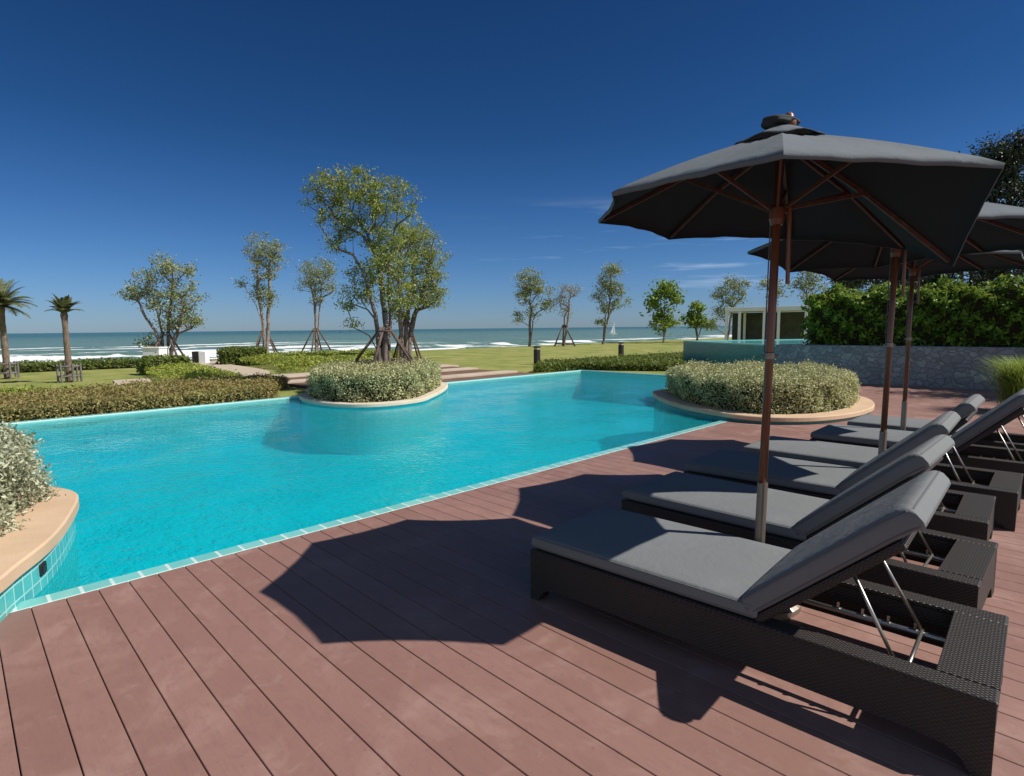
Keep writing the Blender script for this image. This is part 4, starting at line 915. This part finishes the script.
# ------------------------------------------------------------------ parasols
def camxy(x, y, z): return RD * x + FD * y + Vector((0, 0, z))
def make_parasol(label, base, verts, top=2.50, lean=(0, 0), flat_edge=-1):
    """verts: eight canopy corners relative to the base; each rib ends at one"""
    t_ = thing('parasol', label, 'parasol', base, 'slate canvas parasols between the loungers')
    n = 8; apex = Vector((lean[0], lean[1], top)); V = [Vector(v) for v in verts]
    pt = lambda z: Vector((lean[0] * z / top, lean[1] * z / top, z))
    # canopy: eight taut panels with curved hems
    K, J = 9, 10; r0_ = .16; rings = []; bm = bmesh.new()
    for i in range(n):
        A, B = V[i], V[(i + 1) % n]; ch = (B - A).length
        for k in range(K):
            s = k / K; e = A.lerp(B, s); inn_ = 4 * s * (1 - s)
            c_ = (apex - e); c_.z = 0; e = e + c_ * ((.0 if flat_edge == i else .042) * inn_) + Vector((0, 0, .012 * inn_))
            col_ = []
            for j in range(J + 1):
                t = r0_ + (1 - r0_) * j / J; q = apex.lerp(e, t); q.z += .018 * math.sin(math.pi * t) - .012 * inn_ * math.sin(math.pi * t) - (.006 * (j == J))
                q.z += .004 * math.sin(s * 19 + i * 3 + t * 11) * inn_
                col_.append(bm.verts.new(q))
            # hem turned under
            q = col_[-1].co.copy(); col_.append(bm.verts.new(q + Vector((0, 0, -.022)) + (apex - q).normalized() * .004))
            rings.append(col_)
    m_ = len(rings)
    for i in range(m_):
        A, B = rings[i], rings[(i + 1) % m_]
        for j in range(J + 1): bm.faces.new((A[j], A[j + 1], B[j + 1], B[j]))
    bm.edges.ensure_lookup_table()
    cp = bmobj('canopy', bm, MCANV, t_, smooth=True); cp.data.materials.append(MUNDER)
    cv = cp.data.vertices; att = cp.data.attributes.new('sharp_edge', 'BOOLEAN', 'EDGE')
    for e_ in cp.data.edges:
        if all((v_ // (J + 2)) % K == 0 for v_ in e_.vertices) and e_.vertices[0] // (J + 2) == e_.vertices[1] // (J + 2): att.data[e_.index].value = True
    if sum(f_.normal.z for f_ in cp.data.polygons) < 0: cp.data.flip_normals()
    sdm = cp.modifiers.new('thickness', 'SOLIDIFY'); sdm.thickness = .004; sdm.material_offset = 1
    # vent cap: raised second tier with arched openings
    bm = bmesh.new(); rg = []
    for i in range(n * 6):
        an = i / (n * 6) * n; i0 = int(an); s = an - i0; e = V[i0 % n].lerp(V[(i0 + 1) % n], s); arch = 4 * s * (1 - s); col_ = []
        for j in range(6):
            t = .02 + .23 * j / 5; q = apex.lerp(e, t); q.z += .018 * math.sin(math.pi * t) + .040 - .034 * (j / 5) ** 1.2 + .022 * arch ** 2 * (j / 5) ** 2; col_.append(bm.verts.new(q))
        rg.append(col_)
    for i in range(len(rg)):
        A, B = rg[i], rg[(i + 1) % len(rg)]
        for j in range(5): bm.faces.new((A[j], A[j + 1], B[j + 1], B[j]))
    vc_ = bmobj('vent_cap', bm, MCANV, t_, smooth=True); sdm = vc_.modifiers.new('thickness', 'SOLIDIFY'); sdm.thickness = .004
    # knotted cloth tie around the finial
    bm = bmesh.new(); c = pt(top + .040)
    bmesh.ops.create_icosphere(bm, subdivisions=4, radius=1)
    for v in bm.verts:
        d_ = v.co.normalized(); q = 1 + .40 * mnoise.noise(d_ * 1.4 + Vector((3, 1, base.x))) + .06 * math.sin(math.atan2(d_.y, d_.x) * 4 + d_.z * 4)
        v.co = c - RD * .012 + RD * (d_.dot(RD) * .088 * q) + FD * (d_.dot(FD) * .06 * q) + Vector((0, 0, d_.z * .036 * q + .002))
    bmobj('cloth_tie', bm, MTIE, t_, smooth=True)
    bm = bmesh.new(); lathe(bm, [(.03, -.03), (.036, .0), (.036, .02), (.022, .028), (.024, .04), (.012, .055), (.002, .058)], 14); bmobj('finial', bm, MTEAK, t_, c + RD * .030 - FD * .012 + Vector((0, 0, -.008)), True)
    # pole in two parts
    bm = bmesh.new(); tube(bm, [pt(.62), pt(1.3), pt(1.33), pt(top + .04)], [.0215, .0215, .021, .021], 16); bmobj('pole', bm, MTEAK, t_, smooth=True)
    bm = bmesh.new(); tube(bm, [pt(.04), pt(.66)], .0265, 16); bmobj('sleeve', bm, MSLEEVE, t_)
    bm = bmesh.new(); lathe(bm, [(.22, .0), (.22, .03), (.20, .045), (.045, .06), (.04, .16), (.034, .165)], 28); bmobj('foot', bm, MSLEEVE, t_, smooth=False)
    # hubs
    hz, rz_ = top - .06, top - .40
    for z, rad, hh_, nm in ((hz, .04, .04, 'crown_hub'), (rz_, .037, .06, 'runner')):
        bm = bmesh.new(); c = pt(z); lathe(bm, [(.022, z - hh_), (rad * .8, z - hh_), (rad, z - hh_ * .5), (rad, z + hh_ * .4), (rad * .7, z + hh_ * .7), (.022, z + hh_ * .7)], 16, (c.x, c.y)); bmobj(nm, bm, MTEAK, t_)
    def bar(name, a_, b_, w_, h_):
        d = (b_ - a_).normalized(); s = d.cross(Vector((0, 0, 1))).normalized() * w_; u = s.cross(d).normalized() * h_; bm = bmesh.new()
        vs = [[bm.verts.new(p_ + s * i + u * j) for i, j in ((-1, -1), (1, -1), (1, 1), (-1, 1))] for p_ in (a_, b_)]
        for k in range(4): bm.faces.new((vs[0][k], vs[0][(k + 1) % 4], vs[1][(k + 1) % 4], vs[1][k]))
        bm.faces.new(vs[0][::-1]); bm.faces.new(vs[1]); bmobj(name, bm, MRIB, t_)
    for i in range(n):
        v = V[i]; d = Vector((v.x - apex.x, v.y - apex.y, 0)).normalized()
        e = apex.lerp(v, .97) + Vector((0, 0, -.02)); s_ = pt(hz) + d * .045
        mid = apex.lerp(v, .5) + Vector((0, 0, .018 - .018)); 
        bar('rib', s_, mid, .0075, .011); bar('rib', mid, e, .0075, .0095)
        sj = apex.lerp(v, .47) + Vector((0, 0, -.015)); bar('strut', pt(rz_ + .02) + d * .04, sj, .006, .009)
    # cord and push-up stick hanging from the runner, cleat on the pole
    sdv = (RD * .6 - FD * .35).normalized() * .058; c = pt(rz_)
    bm = bmesh.new(); tube(bm, [c + sdv + Vector((0, 0, .02)), c + sdv * 1.05 + Vector((0, 0, -.36))], .011, 8); tube(bm, [c + sdv * .2, c + sdv], .006, 6); bmobj('push_up_stick', bm, MTEAK, t_)
    bm = bmesh.new(); tube(bm, [c + Vector((-.03, .0, 0)), c + Vector((-.034, 0, -.25)), pt(1.36) + Vector((-.027, 0, 0))], .0035, 5); bmobj('cord', bm, MPIPE, t_)
    bm = bmesh.new(); q = pt(1.34); tube(bm, [q + Vector((-.035, -.02, 0)), q + Vector((.035, .02, 0))], .008, 8); lathe(bm, [(.0215, q.z - .02), (.026, q.z - .015), (.026, q.z + .015), (.0215, q.z + .02)], 16, (q.x, q.y)); bmobj('cleat', bm, MSLEEVE, t_)
    return t_
# first parasol: corners measured in front of the camera (right, ahead, up)
CV = [(0.48, 2.80, 2.14), (0.53, 3.56, 2.15), (1.09, 4.05, 2.12), (1.93, 4.06, 2.11), (2.44, 3.62, 1.98), (2.15, 2.83, 1.80), (1.85, 2.22, 2.10), (1.03, 2.24, 2.15)]
P1 = Vector((-1.225, 3.06, 0))
order = CV[::-1]                     # counter clockwise seen from above
make_parasol('nearest parasol, beside the nearest lounger, one corner of its canopy drooping', P1, [camxy(*v) - P1 for v in order], 2.47, (.03, .03), 1)
def ring(R_, z, ph, dz): return [(R_ * math.cos(ph + k * math.pi / 4), R_ * math.sin(ph + k * math.pi / 4), z + dz[k]) for k in range(8)]
make_parasol('middle parasol of the row, between the third and fourth loungers', Vector((-1.15, 5.2, 0)), ring(1.03, 2.14, R(65), (-.04, -.10, -.13, -.02, 0, 0, 0, -.12)), 2.47, (.02, .02))
make_parasol('farthest parasol of the row, between the fifth and last loungers', Vector((-1.45, 7.42, 0)), ring(1.03, 2.14, R(62), (-.03, -.08, -.08, 0, 0, 0, 0, -.1)), 2.47, (0, .02))
